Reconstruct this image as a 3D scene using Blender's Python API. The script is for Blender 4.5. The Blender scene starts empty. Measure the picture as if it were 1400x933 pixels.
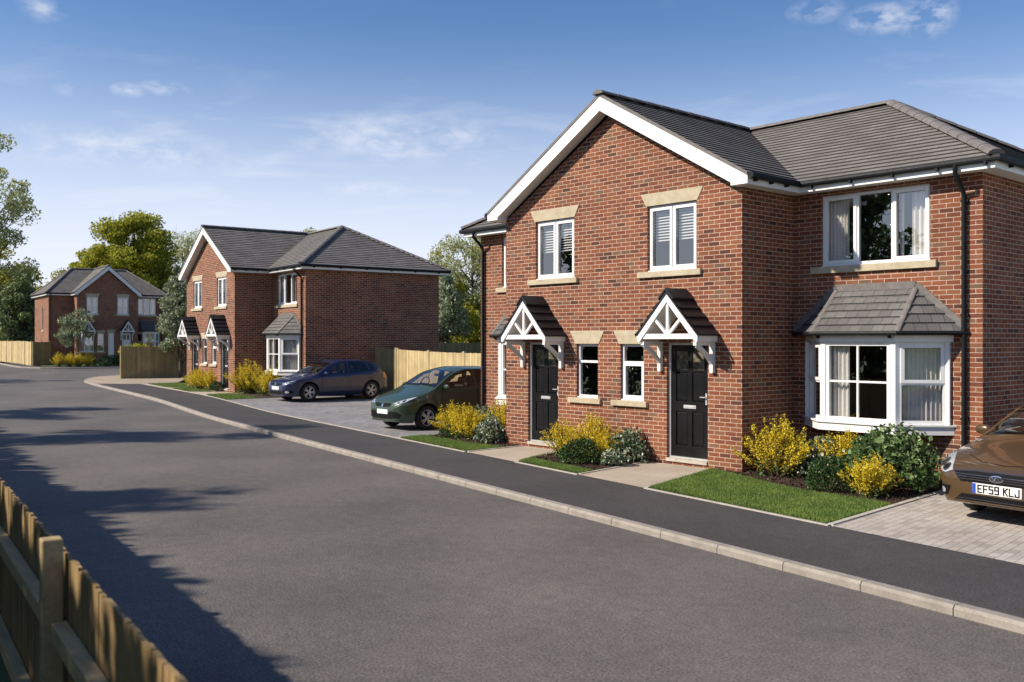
import bpy, bmesh, math, random
import numpy as np
from mathutils import Matrix, Vector
R_ = math.radians
rng = random.Random(7)
scene = bpy.context.scene
COL = scene.collection

# ------------------------------------------------------------------ terrain
def sm(t):
    t = min(max(t, 0.0), 1.0)
    return t * t * (3 - 2 * t)
def zt(x, y=0.0):
    """gentle rise of the ground along the street"""
    return 0.15 * sm((-16 - x) / 10) + 0.42 * sm((-42 - x) / 26)

# ------------------------------------------------------------------ materials
def newmat(name):
    m = bpy.data.materials.new(name)
    m.use_nodes = True
    nt = m.node_tree
    for n in list(nt.nodes):
        nt.nodes.remove(n)
    out = nt.nodes.new('ShaderNodeOutputMaterial')
    return m, nt, out
def N(nt, typ, **kw):
    n = nt.nodes.new(typ)
    for k, v in kw.items():
        if k.startswith('i_'):
            key = k[2:].replace('_', ' ')
            n.inputs[int(key) if key.isdigit() else key].default_value = v
        else:
            setattr(n, k, v)
    return n
def L(nt, a, b):
    nt.links.new(a, b)
def c4(c):
    return (c[0], c[1], c[2], 1.0)
def ramp(nt, stops, interp='LINEAR'):
    r = N(nt, 'ShaderNodeValToRGB')
    r.color_ramp.interpolation = interp
    els = r.color_ramp.elements
    while len(els) < len(stops):
        els.new(0.5)
    for e, (p, c) in zip(els, stops):
        e.position = p
        e.color = c4(c)
    return r
def mixc(nt, fac, a, b, mode='MIX'):
    m = N(nt, 'ShaderNodeMix', data_type='RGBA', blend_type=mode)
    for sock, val in ((m.inputs[0], fac), (m.inputs[6], a), (m.inputs[7], b)):
        if hasattr(val, 'links') or isinstance(val, bpy.types.NodeSocket):
            L(nt, val, sock)
        elif isinstance(val, tuple):
            sock.default_value = c4(val)
        else:
            sock.default_value = val
    return m.outputs[2]
def uvn(nt, sx=1, sy=1, rot=0, loc=(0, 0, 0)):
    u = N(nt, 'ShaderNodeUVMap')
    mp = N(nt, 'ShaderNodeMapping')
    mp.inputs['Scale'].default_value = (sx, sy, 1)
    mp.inputs['Rotation'].default_value = (0, 0, rot)
    mp.inputs['Location'].default_value = loc
    L(nt, u.outputs[0], mp.inputs[0])
    return mp.outputs[0]
def noise(nt, vec, scale, detail=3, rough=0.55):
    n = N(nt, 'ShaderNodeTexNoise')
    n.inputs['Scale'].default_value = scale
    n.inputs['Detail'].default_value = detail
    n.inputs['Roughness'].default_value = rough
    if vec is not None:
        L(nt, vec, n.inputs['Vector'])
    return n.outputs['Fac']
def bump(nt, h, strength, dist=0.01):
    b = N(nt, 'ShaderNodeBump')
    b.inputs['Strength'].default_value = strength
    b.inputs['Distance'].default_value = dist
    L(nt, h, b.inputs['Height'])
    return b.outputs[0]
def bsdf(nt, out, col=None, rough=0.6, normal=None, spec=0.5, metal=0.0, coat=0.0):
    p = N(nt, 'ShaderNodeBsdfPrincipled')
    if col is not None:
        if isinstance(col, tuple):
            p.inputs['Base Color'].default_value = c4(col)
        else:
            L(nt, col, p.inputs['Base Color'])
    if isinstance(rough, (int, float)):
        p.inputs['Roughness'].default_value = rough
    else:
        L(nt, rough, p.inputs['Roughness'])
    p.inputs['Specular IOR Level'].default_value = spec
    p.inputs['Metallic'].default_value = metal
    p.inputs['Coat Weight'].default_value = coat
    p.inputs['Coat Roughness'].default_value = 0.03
    if normal is not None:
        L(nt, normal, p.inputs['Normal'])
    L(nt, p.outputs[0], out.inputs[0])
    return p
def objvec(nt):
    return N(nt, 'ShaderNodeTexCoord').outputs['Object']

def mat_brick():
    m, nt, out = newmat('brick')
    v = uvn(nt)
    b = N(nt, 'ShaderNodeTexBrick', offset=0.5, squash=1.0)
    for k, val in (('Color1', (0, 0, 0, 1)), ('Color2', (1, 1, 1, 1)), ('Mortar', (0.5, 0.5, 0.5, 1)), ('Scale', 1.0),
                   ('Mortar Size', 0.0066), ('Mortar Smooth', 0.25), ('Bias', 0.0), ('Brick Width', 0.225), ('Row Height', 0.075)):
        b.inputs[k].default_value = val
    # slightly wobbly brick edges
    nz = N(nt, 'ShaderNodeTexNoise'); nz.inputs['Scale'].default_value = 9; nz.inputs['Detail'].default_value = 2
    L(nt, v, nz.inputs['Vector'])
    wv = N(nt, 'ShaderNodeVectorMath', operation='MULTIPLY_ADD')
    wv.inputs[1].default_value = (0.006, 0.004, 0); L(nt, nz.outputs['Color'], wv.inputs[0]); L(nt, v, wv.inputs[2])
    L(nt, wv.outputs[0], b.inputs['Vector'])
    r = ramp(nt, [(0.0, (0.09, 0.042, 0.030)), (0.08, (0.15, 0.056, 0.035)), (0.25, (0.205, 0.068, 0.038)), (0.55, (0.248, 0.088, 0.042)),
                  (0.82, (0.275, 0.104, 0.053)), (0.93, (0.225, 0.115, 0.066)), (1.0, (0.155, 0.10, 0.064))])
    L(nt, b.outputs['Color'], r.inputs[0])
    f = noise(nt, v, 55, 4, 0.65)
    f2 = noise(nt, v, 0.9, 5, 0.62)
    fr = ramp(nt, [(0.3, (0.62, 0.6, 0.6)), (0.7, (1.25, 1.25, 1.25))]); L(nt, f, fr.inputs[0])
    br = mixc(nt, 1.0, r.outputs[0], fr.outputs[0], 'MULTIPLY')
    fr2 = ramp(nt, [(0.3, (0.72, 0.71, 0.72)), (0.7, (1.16, 1.14, 1.12))]); L(nt, f2, fr2.inputs[0])
    mort = ramp(nt, [(0.3, (0.44, 0.315, 0.235)), (0.7, (0.64, 0.48, 0.37))]); L(nt, noise(nt, v, 14, 3), mort.inputs[0])
    c = mixc(nt, b.outputs['Fac'], br, mort.outputs[0])
    c = mixc(nt, 1.0, c, fr2.outputs[0], 'MULTIPLY')
    inv = N(nt, 'ShaderNodeMath', operation='MULTIPLY_ADD'); inv.inputs[1].default_value = -1.0
    L(nt, b.outputs['Fac'], inv.inputs[0])
    add = N(nt, 'ShaderNodeMath', operation='MULTIPLY_ADD'); add.inputs[1].default_value = 0.45
    L(nt, f, add.inputs[0]); L(nt, inv.outputs[0], add.inputs[2]); inv.inputs[2].default_value = 1.0
    bsdf(nt, out, c, 0.88, bump(nt, add.outputs[0], 0.75, 0.008), spec=0.25)
    return m
def mat_noise(name, c0, c1, scale, rough=0.7, bs=0.3, bd=0.004, uv=False, detail=4, spec=0.4, fine=None, lo=0.3, hi=0.7):
    m, nt, out = newmat(name)
    v = uvn(nt) if uv else objvec(nt)
    f = noise(nt, v, scale, detail)
    r = ramp(nt, [(lo, c0), (hi, c1)]); L(nt, f, r.inputs[0])
    col = r.outputs[0]
    nrm = bump(nt, f, bs, bd) if bs else None
    if fine:
        f2 = noise(nt, v, fine, 3, 0.7)
        rr = ramp(nt, [(0.3, (0.72, 0.72, 0.72)), (0.7, (1.25, 1.25, 1.25))]); L(nt, f2, rr.inputs[0])
        col = mixc(nt, 1.0, col, rr.outputs[0], 'MULTIPLY')
        nrm = bump(nt, f2, bs, bd)
    bsdf(nt, out, col, rough, nrm, spec)
    return m
def mat_plain(name, col, rough=0.4, metal=0.0, coat=0.0, spec=0.5, wear=0.12):
    """a painted or moulded surface with faint large-scale variation"""
    m, nt, out = newmat(name)
    v = objvec(nt)
    f = noise(nt, v, 3.0, 4)
    a = tuple(x * (1 - wear) for x in col); b = tuple(min(1, x * (1 + wear * 0.6)) for x in col)
    r = ramp(nt, [(0.3, a), (0.7, b)]); L(nt, f, r.inputs[0])
    rr = N(nt, 'ShaderNodeMapRange'); rr.inputs[3].default_value = max(0.02, rough * 0.8); rr.inputs[4].default_value = rough * 1.25
    L(nt, noise(nt, v, 18, 3), rr.inputs[0])
    bsdf(nt, out, r.outputs[0], rr.outputs[0], None, spec, metal, coat)
    return m
def mat_asphalt(name, c0, c1, fleck, patch=True):
    m, nt, out = newmat(name)
    v = uvn(nt)
    f = noise(nt, v, 46, 4, 0.8)
    r = ramp(nt, [(0.36, c0), (0.5, tuple((a + b) / 2 for a, b in zip(c0, c1))), (0.66, c1), (0.76, fleck)]); L(nt, f, r.inputs[0])
    g = noise(nt, v, 0.35, 4, 0.6)
    rr = ramp(nt, [(0.28, (0.70, 0.70, 0.715)), (0.5, (0.96, 0.955, 0.95)), (0.72, (1.2, 1.18, 1.15))]); L(nt, g, rr.inputs[0])
    col = mixc(nt, 1.0, r.outputs[0], rr.outputs[0], 'MULTIPLY')
    g2 = noise(nt, v, 7, 4, 0.6)
    r2 = ramp(nt, [(0.3, (0.84, 0.84, 0.84)), (0.7, (1.13, 1.13, 1.13))]); L(nt, g2, r2.inputs[0])
    col = mixc(nt, 1.0, col, r2.outputs[0], 'MULTIPLY')
    bsdf(nt, out, col, 0.82, bump(nt, f, 0.55, 0.006), 0.35)
    return m
def mat_tiles(name, c0, c1, w, h, rough=0.65, joint=0.004):
    m, nt, out = newmat(name)
    v = uvn(nt)
    b = N(nt, 'ShaderNodeTexBrick', offset=0.5)
    for k, val in (('Color1', c4(c0)), ('Color2', c4(c1)), ('Mortar', (c0[0] * .3, c0[1] * .3, c0[2] * .3, 1)), ('Scale', 1.0), ('Mortar Size', joint),
                   ('Mortar Smooth', 0.1), ('Brick Width', w), ('Row Height', h)):
        b.inputs[k].default_value = val
    L(nt, v, b.inputs['Vector'])
    f = noise(nt, v, 30, 4, 0.65)
    fr = ramp(nt, [(0.3, (0.78, 0.78, 0.78)), (0.7, (1.2, 1.19, 1.17))]); L(nt, f, fr.inputs[0])
    f3 = noise(nt, v, 1.2, 3)
    fr3 = ramp(nt, [(0.3, (0.82, 0.82, 0.82)), (0.7, (1.15, 1.15, 1.13))]); L(nt, f3, fr3.inputs[0])
    c = mixc(nt, 1.0, b.outputs['Color'], fr.outputs[0], 'MULTIPLY')
    c = mixc(nt, 1.0, c, fr3.outputs[0], 'MULTIPLY')
    bsdf(nt, out, c, rough, bump(nt, f, 0.25, 0.004), 0.4)
    return m
def mat_paving(name, cols, w, h, rot, joint, jcol, bias=0.0):
    m, nt, out = newmat(name)
    v = uvn(nt, rot=rot)
    b = N(nt, 'ShaderNodeTexBrick', offset=0.5)
    for k, val in (('Color1', (0, 0, 0, 1)), ('Color2', (1, 1, 1, 1)), ('Mortar', (0.5, 0.5, 0.5, 1)), ('Scale', 1.0), ('Mortar Size', joint),
                   ('Mortar Smooth', 0.2), ('Brick Width', w), ('Row Height', h), ('Bias', bias)):
        b.inputs[k].default_value = val
    L(nt, v, b.inputs['Vector'])
    r = ramp(nt, [(i / (len(cols) - 1), c) for i, c in enumerate(cols)]); L(nt, b.outputs['Color'], r.inputs[0])
    f = noise(nt, v, 38, 4, 0.65)
    fr = ramp(nt, [(0.3, (0.85, 0.85, 0.85)), (0.7, (1.13, 1.13, 1.13))]); L(nt, f, fr.inputs[0])
    c = mixc(nt, 1.0, r.outputs[0], fr.outputs[0], 'MULTIPLY')
    g = noise(nt, v, 0.8, 4)
    gr = ramp(nt, [(0.3, (0.84, 0.83, 0.82)), (0.7, (1.12, 1.12, 1.12))]); L(nt, g, gr.inputs[0])
    c = mixc(nt, 1.0, c, gr.outputs[0], 'MULTIPLY')
    c = mixc(nt, b.outputs['Fac'], c, jcol)
    inv = N(nt, 'ShaderNodeMath', operation='SUBTRACT'); inv.inputs[0].default_value = 1.0; L(nt, b.outputs['Fac'], inv.inputs[1])
    bsdf(nt, out, c, 0.8, bump(nt, inv.outputs[0], 0.5, 0.006), 0.35)
    return m
def mat_glass(name, tint=0.9, refl=1.0, base=0.2):
    """thin window glass: mirror reflection by angle, the rest seen through"""
    m, nt, out = newmat(name)
    t = N(nt, 'ShaderNodeBsdfTransparent'); t.inputs[0].default_value = (tint, tint, tint * 1.0, 1)
    g = N(nt, 'ShaderNodeBsdfGlossy'); g.inputs['Roughness'].default_value = 0.0; g.inputs[0].default_value = (refl, refl, refl, 1)
    nz = noise(nt, objvec(nt), 1.3, 2)
    L(nt, bump(nt, nz, 0.05, 0.02), g.inputs['Normal'])
    f = N(nt, 'ShaderNodeLayerWeight'); f.inputs[0].default_value = 0.5
    pw = N(nt, 'ShaderNodeMath', operation='POWER'); pw.inputs[1].default_value = 3.5; L(nt, f.outputs['Facing'], pw.inputs[0])
    ad = N(nt, 'ShaderNodeMath', operation='MULTIPLY_ADD'); ad.inputs[1].default_value = 0.85; ad.inputs[2].default_value = base; ad.use_clamp = True; L(nt, pw.outputs[0], ad.inputs[0])
    mx = N(nt, 'ShaderNodeMixShader')
    L(nt, ad.outputs[0], mx.inputs[0]); L(nt, t.outputs[0], mx.inputs[1]); L(nt, g.outputs[0], mx.inputs[2])
    L(nt, mx.outputs[0], out.inputs[0])
    return m
def mat_leaf(name, stops, rough=0.5, trans=0.3):
    m, nt, out = newmat(name)
    g = N(nt, 'ShaderNodeNewGeometry')
    r = ramp(nt, stops); L(nt, g.outputs['Random Per Island'], r.inputs[0])
    if name == 'grass_blades':
        gr = ramp(nt, [(.3, (.66, .74, .7)), (.55, (1, 1, 1)), (.75, (1.3, 1.18, 1.1))]); L(nt, noise(nt, objvec(nt), 2.4, 4), gr.inputs[0])
        class _O: pass
        _r = _O(); _r.outputs = [mixc(nt, 1.0, r.outputs[0], gr.outputs[0], 'MULTIPLY')]; r = _r
    p = N(nt, 'ShaderNodeBsdfPrincipled'); p.inputs['Roughness'].default_value = rough; p.inputs['Specular IOR Level'].default_value = 0.3
    L(nt, r.outputs[0], p.inputs['Base Color'])
    t = N(nt, 'ShaderNodeBsdfTranslucent'); L(nt, r.outputs[0], t.inputs[0])
    mx = N(nt, 'ShaderNodeMixShader'); mx.inputs[0].default_value = trans
    L(nt, p.outputs[0], mx.inputs[1]); L(nt, t.outputs[0], mx.inputs[2]); L(nt, mx.outputs[0], out.inputs[0])
    return m
def mat_wood(name, c0, c1, rough=0.75, axis=2):
    m, nt, out = newmat(name)
    v = objvec(nt)
    mp = N(nt, 'ShaderNodeMapping'); s = [18, 18, 18]; s[axis] = 1.1
    mp.inputs['Scale'].default_value = s
    L(nt, v, mp.inputs[0])
    f = noise(nt, mp.outputs[0], 1.6, 5, 0.65)
    r = ramp(nt, [(0.28, c0), (0.72, c1)]); L(nt, f, r.inputs[0])
    g = N(nt, 'ShaderNodeNewGeometry')
    rr = ramp(nt, [(0, (0.76, 0.75, 0.74)), (1, (1.16, 1.15, 1.12))]); L(nt, g.outputs['Random Per Island'], rr.inputs[0])
    c = mixc(nt, 1.0, r.outputs[0], rr.outputs[0], 'MULTIPLY')
    f2 = noise(nt, v, 2.2, 4)
    r2 = ramp(nt, [(0.35, (0.82, 0.83, 0.84)), (0.7, (1.1, 1.1, 1.08))]); L(nt, f2, r2.inputs[0])
    c = mixc(nt, 1.0, c, r2.outputs[0], 'MULTIPLY')
    bsdf(nt, out, c, rough, bump(nt, f, 0.35, 0.004), 0.3)
    return m
def mat_paint(name, col, flake=(0.9, 0.9, 0.9), metal=0.12, rough=0.38):
    m, nt, out = newmat(name)
    v = objvec(nt)
    f = noise(nt, v, 700, 1)
    r = ramp(nt, [(0.35, tuple(x * 0.85 for x in col)), (0.7, tuple(x * 1.12 for x in col))]); L(nt, f, r.inputs[0])
    d = noise(nt, v, 2.5, 4)
    rg = N(nt, 'ShaderNodeMapRange'); rg.inputs[3].default_value = rough * 0.8; rg.inputs[4].default_value = rough * 1.3
    L(nt, d, rg.inputs[0])
    bsdf(nt, out, r.outputs[0], rg.outputs[0], None, 0.35, metal, 0.85)
    return m

M = {}
M['brick'] = mat_brick()
M['stone'] = mat_noise('buff_stone', (0.40, 0.335, 0.225), (0.52, 0.45, 0.32), 6, 0.85, 0.25, 0.003, fine=90)
M['upvc'] = mat_plain('white_upvc', (0.80, 0.80, 0.79), 0.28, wear=0.05)
M['white'] = mat_plain('white_paint', (0.79, 0.785, 0.765), 0.45, wear=0.07)
M['black'] = mat_plain('black_plastic', (0.010, 0.011, 0.013), 0.55, spec=0.22)
M['doorblack'] = mat_plain('black_door_paint', (0.010, 0.010, 0.011), 0.25, wear=0.3)
M['silver'] = mat_plain('brushed_steel', (0.66, 0.66, 0.64), 0.42, metal=0.55)
M['roof'] = mat_tiles('grey_roof_tile', (0.168, 0.154, 0.143), (0.215, 0.198, 0.184), 0.33, 0.17)
M['tileshade'] = mat_noise('tile_edge_shade', (0.05, 0.047, 0.045), (0.085, 0.08, 0.076), 20, 0.9, 0.2, 0.004)  # front edges of the tiles, darkened to paint the shadow line at each course
M['ridge'] = mat_noise('ridge_tile', (0.13, 0.118, 0.112), (0.19, 0.172, 0.162), 8, 0.75, 0.2, 0.004, fine=60)
M['blacktile'] = mat_tiles('black_roof_tile', (0.0065, 0.0075, 0.012), (0.011, 0.012, 0.018), 0.30, 0.16, 0.6)
M['baytile'] = mat_tiles('bay_roof_tile', (0.115, 0.11, 0.107), (0.165, 0.158, 0.152), 0.19, 0.165, 0.65, 0.005)
M['glass'] = mat_glass('window_glass')
M['frost'] = mat_noise('obscured_glass', (0.05, 0.05, 0.04), (0.22, 0.20, 0.14), 14, 0.12, 0.3, 0.004)
M['curtain'] = mat_noise('curtain_cloth', (0.74, 0.72, 0.68), (0.86, 0.84, 0.80), 2.5, 0.9, 0.1, 0.003)
M['cream'] = mat_noise('cream_curtain', (0.55, 0.50, 0.36), (0.70, 0.65, 0.5), 2.5, 0.9, 0.1, 0.003)
M['blind'] = mat_plain('blind_slat', (0.78, 0.78, 0.77), 0.5, wear=0.05)
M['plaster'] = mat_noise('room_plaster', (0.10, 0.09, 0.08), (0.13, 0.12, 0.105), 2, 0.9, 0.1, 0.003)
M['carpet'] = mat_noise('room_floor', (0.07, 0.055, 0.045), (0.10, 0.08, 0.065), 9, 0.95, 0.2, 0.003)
M['road'] = mat_asphalt('road_asphalt', (0.046, 0.041, 0.038), (0.212, 0.192, 0.180), (0.40, 0.37, 0.345))
M['pavement'] = mat_asphalt('pavement_asphalt', (0.018, 0.0165, 0.0175), (0.108, 0.100, 0.099), (0.23, 0.217, 0.207))
M['kerb'] = mat_noise('kerb_concrete', (0.245, 0.217, 0.187), (0.35, 0.313, 0.27), 5, 0.85, 0.3, 0.004, fine=110)
M['edging'] = mat_noise('edging_concrete', (0.40, 0.36, 0.30), (0.52, 0.47, 0.40), 6, 0.85, 0.25, 0.004, fine=80)
M['slab'] = mat_paving('path_slabs', [(0.40, 0.335, 0.26), (0.45, 0.38, 0.30), (0.42, 0.355, 0.275)], 0.62, 0.45, R_(-8), 0.003, (0.24, 0.19, 0.145))
M['blocks'] = mat_paving('drive_blocks', [(0.36, 0.32, 0.28), (0.46, 0.41, 0.36), (0.50, 0.445, 0.39), (0.42, 0.375, 0.33)], 0.2, 0.1, R_(84), 0.0035, (0.15, 0.135, 0.12))
M['greyblocks'] = mat_paving('grey_drive_blocks', [(0.20, 0.195, 0.20), (0.26, 0.25, 0.255), (0.30, 0.29, 0.29)], 0.2, 0.1, R_(84), 0.004, (0.12, 0.115, 0.115))
M['tan'] = mat_paving('tan_paving', [(0.36, 0.29, 0.215), (0.41, 0.335, 0.25)], 0.4, 0.4, R_(-8), 0.004, (0.25, 0.2, 0.15))
M['ground'] = mat_noise('grass_ground', (0.055, 0.095, 0.026), (0.085, 0.13, 0.04), 0.8, 0.95, 0.3, 0.02, uv=True, fine=25)
M['soil'] = mat_noise('dark_soil', (0.035, 0.020, 0.013), (0.085, 0.05, 0.032), 14, 0.95, 0.9, 0.03, uv=True, fine=60)
M['grass'] = mat_leaf('grass_blades', [(0, (0.10, 0.16, 0.03)), (0.5, (0.17, 0.255, 0.05)), (1, (0.25, 0.33, 0.085))], 0.55, 0.25)
M['forsythia'] = mat_leaf('yellow_blossom', [(0, (0.55, 0.40, 0.014)), (0.25, (0.70, 0.53, 0.02)), (0.7, (0.80, 0.62, 0.03)), (1, (0.88, 0.75, 0.10))], 0.6, 0.3)
M['greenleaf'] = mat_leaf('shrub_leaf', [(0, (0.032, 0.062, 0.02)), (0.5, (0.075, 0.135, 0.036)), (0.8, (0.16, 0.235, 0.075)), (1, (0.36, 0.44, 0.20))], 0.38, 0.2)
M['boxleaf'] = mat_leaf('box_leaf', [(0, (0.014, 0.036, 0.010)), (0.6, (0.032, 0.075, 0.018)), (1, (0.07, 0.13, 0.03))], 0.45, 0.15)
M['varleaf'] = mat_leaf('cream_edged_leaf', [(0, (0.03, 0.06, 0.028)), (0.4, (0.07, 0.115, 0.055)), (0.62, (0.20, 0.25, 0.14)), (0.8, (0.45, 0.48, 0.34)), (1, (0.6, 0.62, 0.48))], 0.42, 0.2)
M['yellowtree'] = mat_leaf('yellow_green_leaf', [(0, (0.17, 0.19, 0.016)), (0.4, (0.32, 0.33, 0.03)), (0.8, (0.46, 0.45, 0.05)), (1, (0.58, 0.55, 0.10))], 0.65, 0.5)
M['paletree'] = mat_leaf('pale_green_leaf', [(0, (0.28, 0.30, 0.10)), (0.5, (0.42, 0.44, 0.18)), (1, (0.58, 0.58, 0.30))], 0.65, 0.5)
M['greytree'] = mat_leaf('grey_green_leaf', [(0, (0.12, 0.15, 0.08)), (0.5, (0.24, 0.285, 0.16)), (0.85, (0.39, 0.43, 0.27)), (1, (0.55, 0.58, 0.42))], 0.5, 0.2)
M['darktree'] = mat_leaf('dark_green_leaf', [(0, (0.07, 0.11, 0.04)), (0.6, (0.17, 0.225, 0.085)), (1, (0.30, 0.35, 0.15))], 0.5, 0.2)
M['bark'] = mat_noise('bark', (0.06, 0.045, 0.032), (0.14, 0.11, 0.085), 9, 0.9, 0.6, 0.02)
M['stem'] = mat_noise('plant_stem', (0.07, 0.05, 0.025), (0.13, 0.095, 0.04), 12, 0.85, 0.2, 0.004)
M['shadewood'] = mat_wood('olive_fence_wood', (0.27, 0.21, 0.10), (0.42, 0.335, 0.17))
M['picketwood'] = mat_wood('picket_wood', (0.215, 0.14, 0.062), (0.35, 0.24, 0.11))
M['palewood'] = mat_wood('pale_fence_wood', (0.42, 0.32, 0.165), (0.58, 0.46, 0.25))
M['brownwood'] = mat_wood('brown_fence_wood', (0.19, 0.145, 0.075), (0.32, 0.25, 0.135))
M['railwood'] = mat_wood('fence_rail_wood', (0.34, 0.25, 0.13), (0.50, 0.385, 0.215), axis=0)
M['hill'] = mat_noise('far_hill', (0.07, 0.065, 0.035), (0.11, 0.10, 0.05), 0.2, 0.95, 0)
M['paintbrown'] = mat_paint('brown_car_paint', (0.120, 0.072, 0.036), metal=0.4, rough=0.3)
M['paintgreen'] = mat_paint('green_car_paint', (0.034, 0.062, 0.036))
M['paintblue'] = mat_paint('blue_car_paint', (0.012, 0.020, 0.072))
M['carglass'] = mat_glass('tinted_car_glass', 0.72, 0.9, 0.07)
M['seat'] = mat_noise('seat_cloth', (0.035, 0.033, 0.032), (0.06, 0.056, 0.053), 20, 0.9, 0.2, 0.003)
M['tyre'] = mat_noise('tyre_rubber', (0.012, 0.012, 0.012), (0.022, 0.022, 0.022), 30, 0.85, 0.3, 0.003)
M['alloy'] = mat_plain('alloy_rim', (0.50, 0.51, 0.54), 0.45, metal=0.35)
M['chrome'] = mat_plain('chrome', (0.75, 0.75, 0.75), 0.08, metal=1.0, wear=0.03)
M['lamp'] = mat_plain('headlamp', (0.60, 0.62, 0.65), 0.18, metal=0.35, coat=1.0)
M['lampdark'] = mat_plain('headlamp_dark', (0.06, 0.06, 0.065), 0.1, metal=0.3, coat=1.0)
M['trim'] = mat_plain('black_car_trim', (0.006, 0.006, 0.007), 0.75, spec=0.15)
M['plate'] = mat_plain('white_plate', (0.80, 0.80, 0.78), 0.35, wear=0.03)
M['plateblue'] = mat_plain('plate_blue', (0.02, 0.07, 0.42), 0.35)
M['ink'] = mat_plain('plate_ink', (0.008, 0.008, 0.008), 0.4)
M['red'] = mat_plain('red_lens', (0.42, 0.03, 0.02), 0.12, coat=1.0)
M['redbrown'] = mat_plain('brown_box', (0.10, 0.035, 0.025), 0.5)
M['pvcwhite'] = M['upvc']

# ------------------------------------------------------------------ mesh helpers
class MB:
    def __init__(self, Mx=None):
        self.v = []; self.f = []; self.mi = []; self.uv = []; self.mats = []; self.M = Mx or Matrix(); self.smooth = False
    def mat(self, name):
        if name not in self.mats:
            self.mats.append(name)
        return self.mats.index(name)
    def poly(self, pts, mat, uv=None):
        n = len(self.v)
        P = [self.M @ Vector(p) for p in pts]
        self.v += [tuple(p) for p in P]
        self.f.append(tuple(range(n, n + len(pts))))
        self.mi.append(self.mat(mat))
        if uv is None:
            q = [Vector(p) for p in pts]
            nn = Vector((0, 0, 0))
            for i in range(len(q)):
                a, b = q[i], q[(i + 1) % len(q)]
                nn += Vector(((a.y - b.y) * (a.z + b.z), (a.z - b.z) * (a.x + b.x), (a.x - b.x) * (a.y + b.y)))
            if nn.length > 0:
                nn.normalize()
            if abs(nn.z) > 0.8:
                uv = [(p.x, p.y) for p in q]
            else:
                t = Vector((-nn.y, nn.x, 0)); t.normalize()
                uv = [(p.dot(t), p.z) for p in q]
        self.uv += list(uv)
    def quad(self, a, b, c, d, mat, uv=None):
        self.poly([a, b, c, d], mat, uv)
    def box(self, x0, x1, y0, y1, z0, z1, mat):
        a = [(x0, y0, z0), (x1, y0, z0), (x1, y1, z0), (x0, y1, z0), (x0, y0, z1), (x1, y0, z1), (x1, y1, z1), (x0, y1, z1)]
        self.hexa(a, mat)
    def hexa(self, a, mat):
        for q in ((3, 2, 1, 0), (4, 5, 6, 7), (0, 1, 5, 4), (1, 2, 6, 5), (2, 3, 7, 6), (3, 0, 4, 7)):
            self.poly([a[i] for i in q], mat)
    def prism(self, pts, off, mat):
        """extrude a planar polygon by the vector off"""
        o = Vector(off)
        A = [Vector(p) for p in pts]; B = [p + o for p in A]
        self.poly(A[::-1], mat); self.poly(B, mat)
        n = len(A)
        for i in range(n):
            j = (i + 1) % n
            self.poly([A[i], A[j], B[j], B[i]], mat)
    def bar(self, p0, p1, w, d, mat, up=(0, 0, 1)):
        """straight rectangular bar from p0 to p1; w across, d along up"""
        p0 = Vector(p0); p1 = Vector(p1); t = (p1 - p0).normalized(); u = Vector(up)
        s = t.cross(u).normalized(); u = s.cross(t).normalized()
        a = []
        for p in (p0, p1):
            for k in ((-1, -1), (1, -1), (1, 1), (-1, 1)):
                a.append(p + s * (k[0] * w / 2) + u * (k[1] * d / 2))
        self.hexa(a, mat)
    def tube(self, pts, rad, mat, n=8, cap=True):
        P = [Vector(p) for p in pts]
        rr = rad if isinstance(rad, (list, tuple)) else [rad] * len(P)
        rings = []
        side = None
        for i, p in enumerate(P):
            t = (P[min(i + 1, len(P) - 1)] - P[max(i - 1, 0)])
            t.normalize()
            if side is None:
                side = t.orthogonal().normalized()
            side = (side - t * side.dot(t))
            side = side.normalized() if side.length > 1e-6 else t.orthogonal().normalized()
            u = t.cross(side)
            rings.append([p + (side * math.cos(2 * math.pi * k / n) + u * math.sin(2 * math.pi * k / n)) * rr[i] for k in range(n)])
        base = len(self.v)
        for r in rings:
            self.v += [tuple(self.M @ q) for q in r]
        m = self.mat(mat)
        for i in range(len(P) - 1):
            for k in range(n):
                k2 = (k + 1) % n
                self.f.append((base + i * n + k, base + i * n + k2, base + (i + 1) * n + k2, base + (i + 1) * n + k))
                self.mi.append(m); self.uv += [(k / n, i), ((k + 1) / n, i), ((k + 1) / n, i + 1), (k / n, i + 1)]
        if cap:
            for i, rev in ((0, True), (len(P) - 1, False)):
                f = tuple(base + i * n + k for k in range(n))
                self.f.append(f[::-1] if rev else f); self.mi.append(m); self.uv += [(0, 0)] * n
    def lathe(self, prof, mat, n=24, centre=(0, 0, 0), axis='x'):
        """revolve (r, a) profile about an axis; a runs along the axis"""
        base = len(self.v); c = Vector(centre)
        for r, a in prof:
            for k in range(n):
                t = 2 * math.pi * k / n
                q = Vector((a, r * math.cos(t), r * math.sin(t))) if axis == 'x' else (Vector((r * math.cos(t), a, r * math.sin(t))) if axis == 'y' else Vector((r * math.cos(t), r * math.sin(t), a)))
                self.v.append(tuple(self.M @ (c + q)))
        m = self.mat(mat)
        for i in range(len(prof) - 1):
            for k in range(n):
                k2 = (k + 1) % n
                self.f.append((base + i * n + k, base + i * n + k2, base + (i + 1) * n + k2, base + (i + 1) * n + k))
                self.mi.append(m); self.uv += [(0, 0)] * 4
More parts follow.
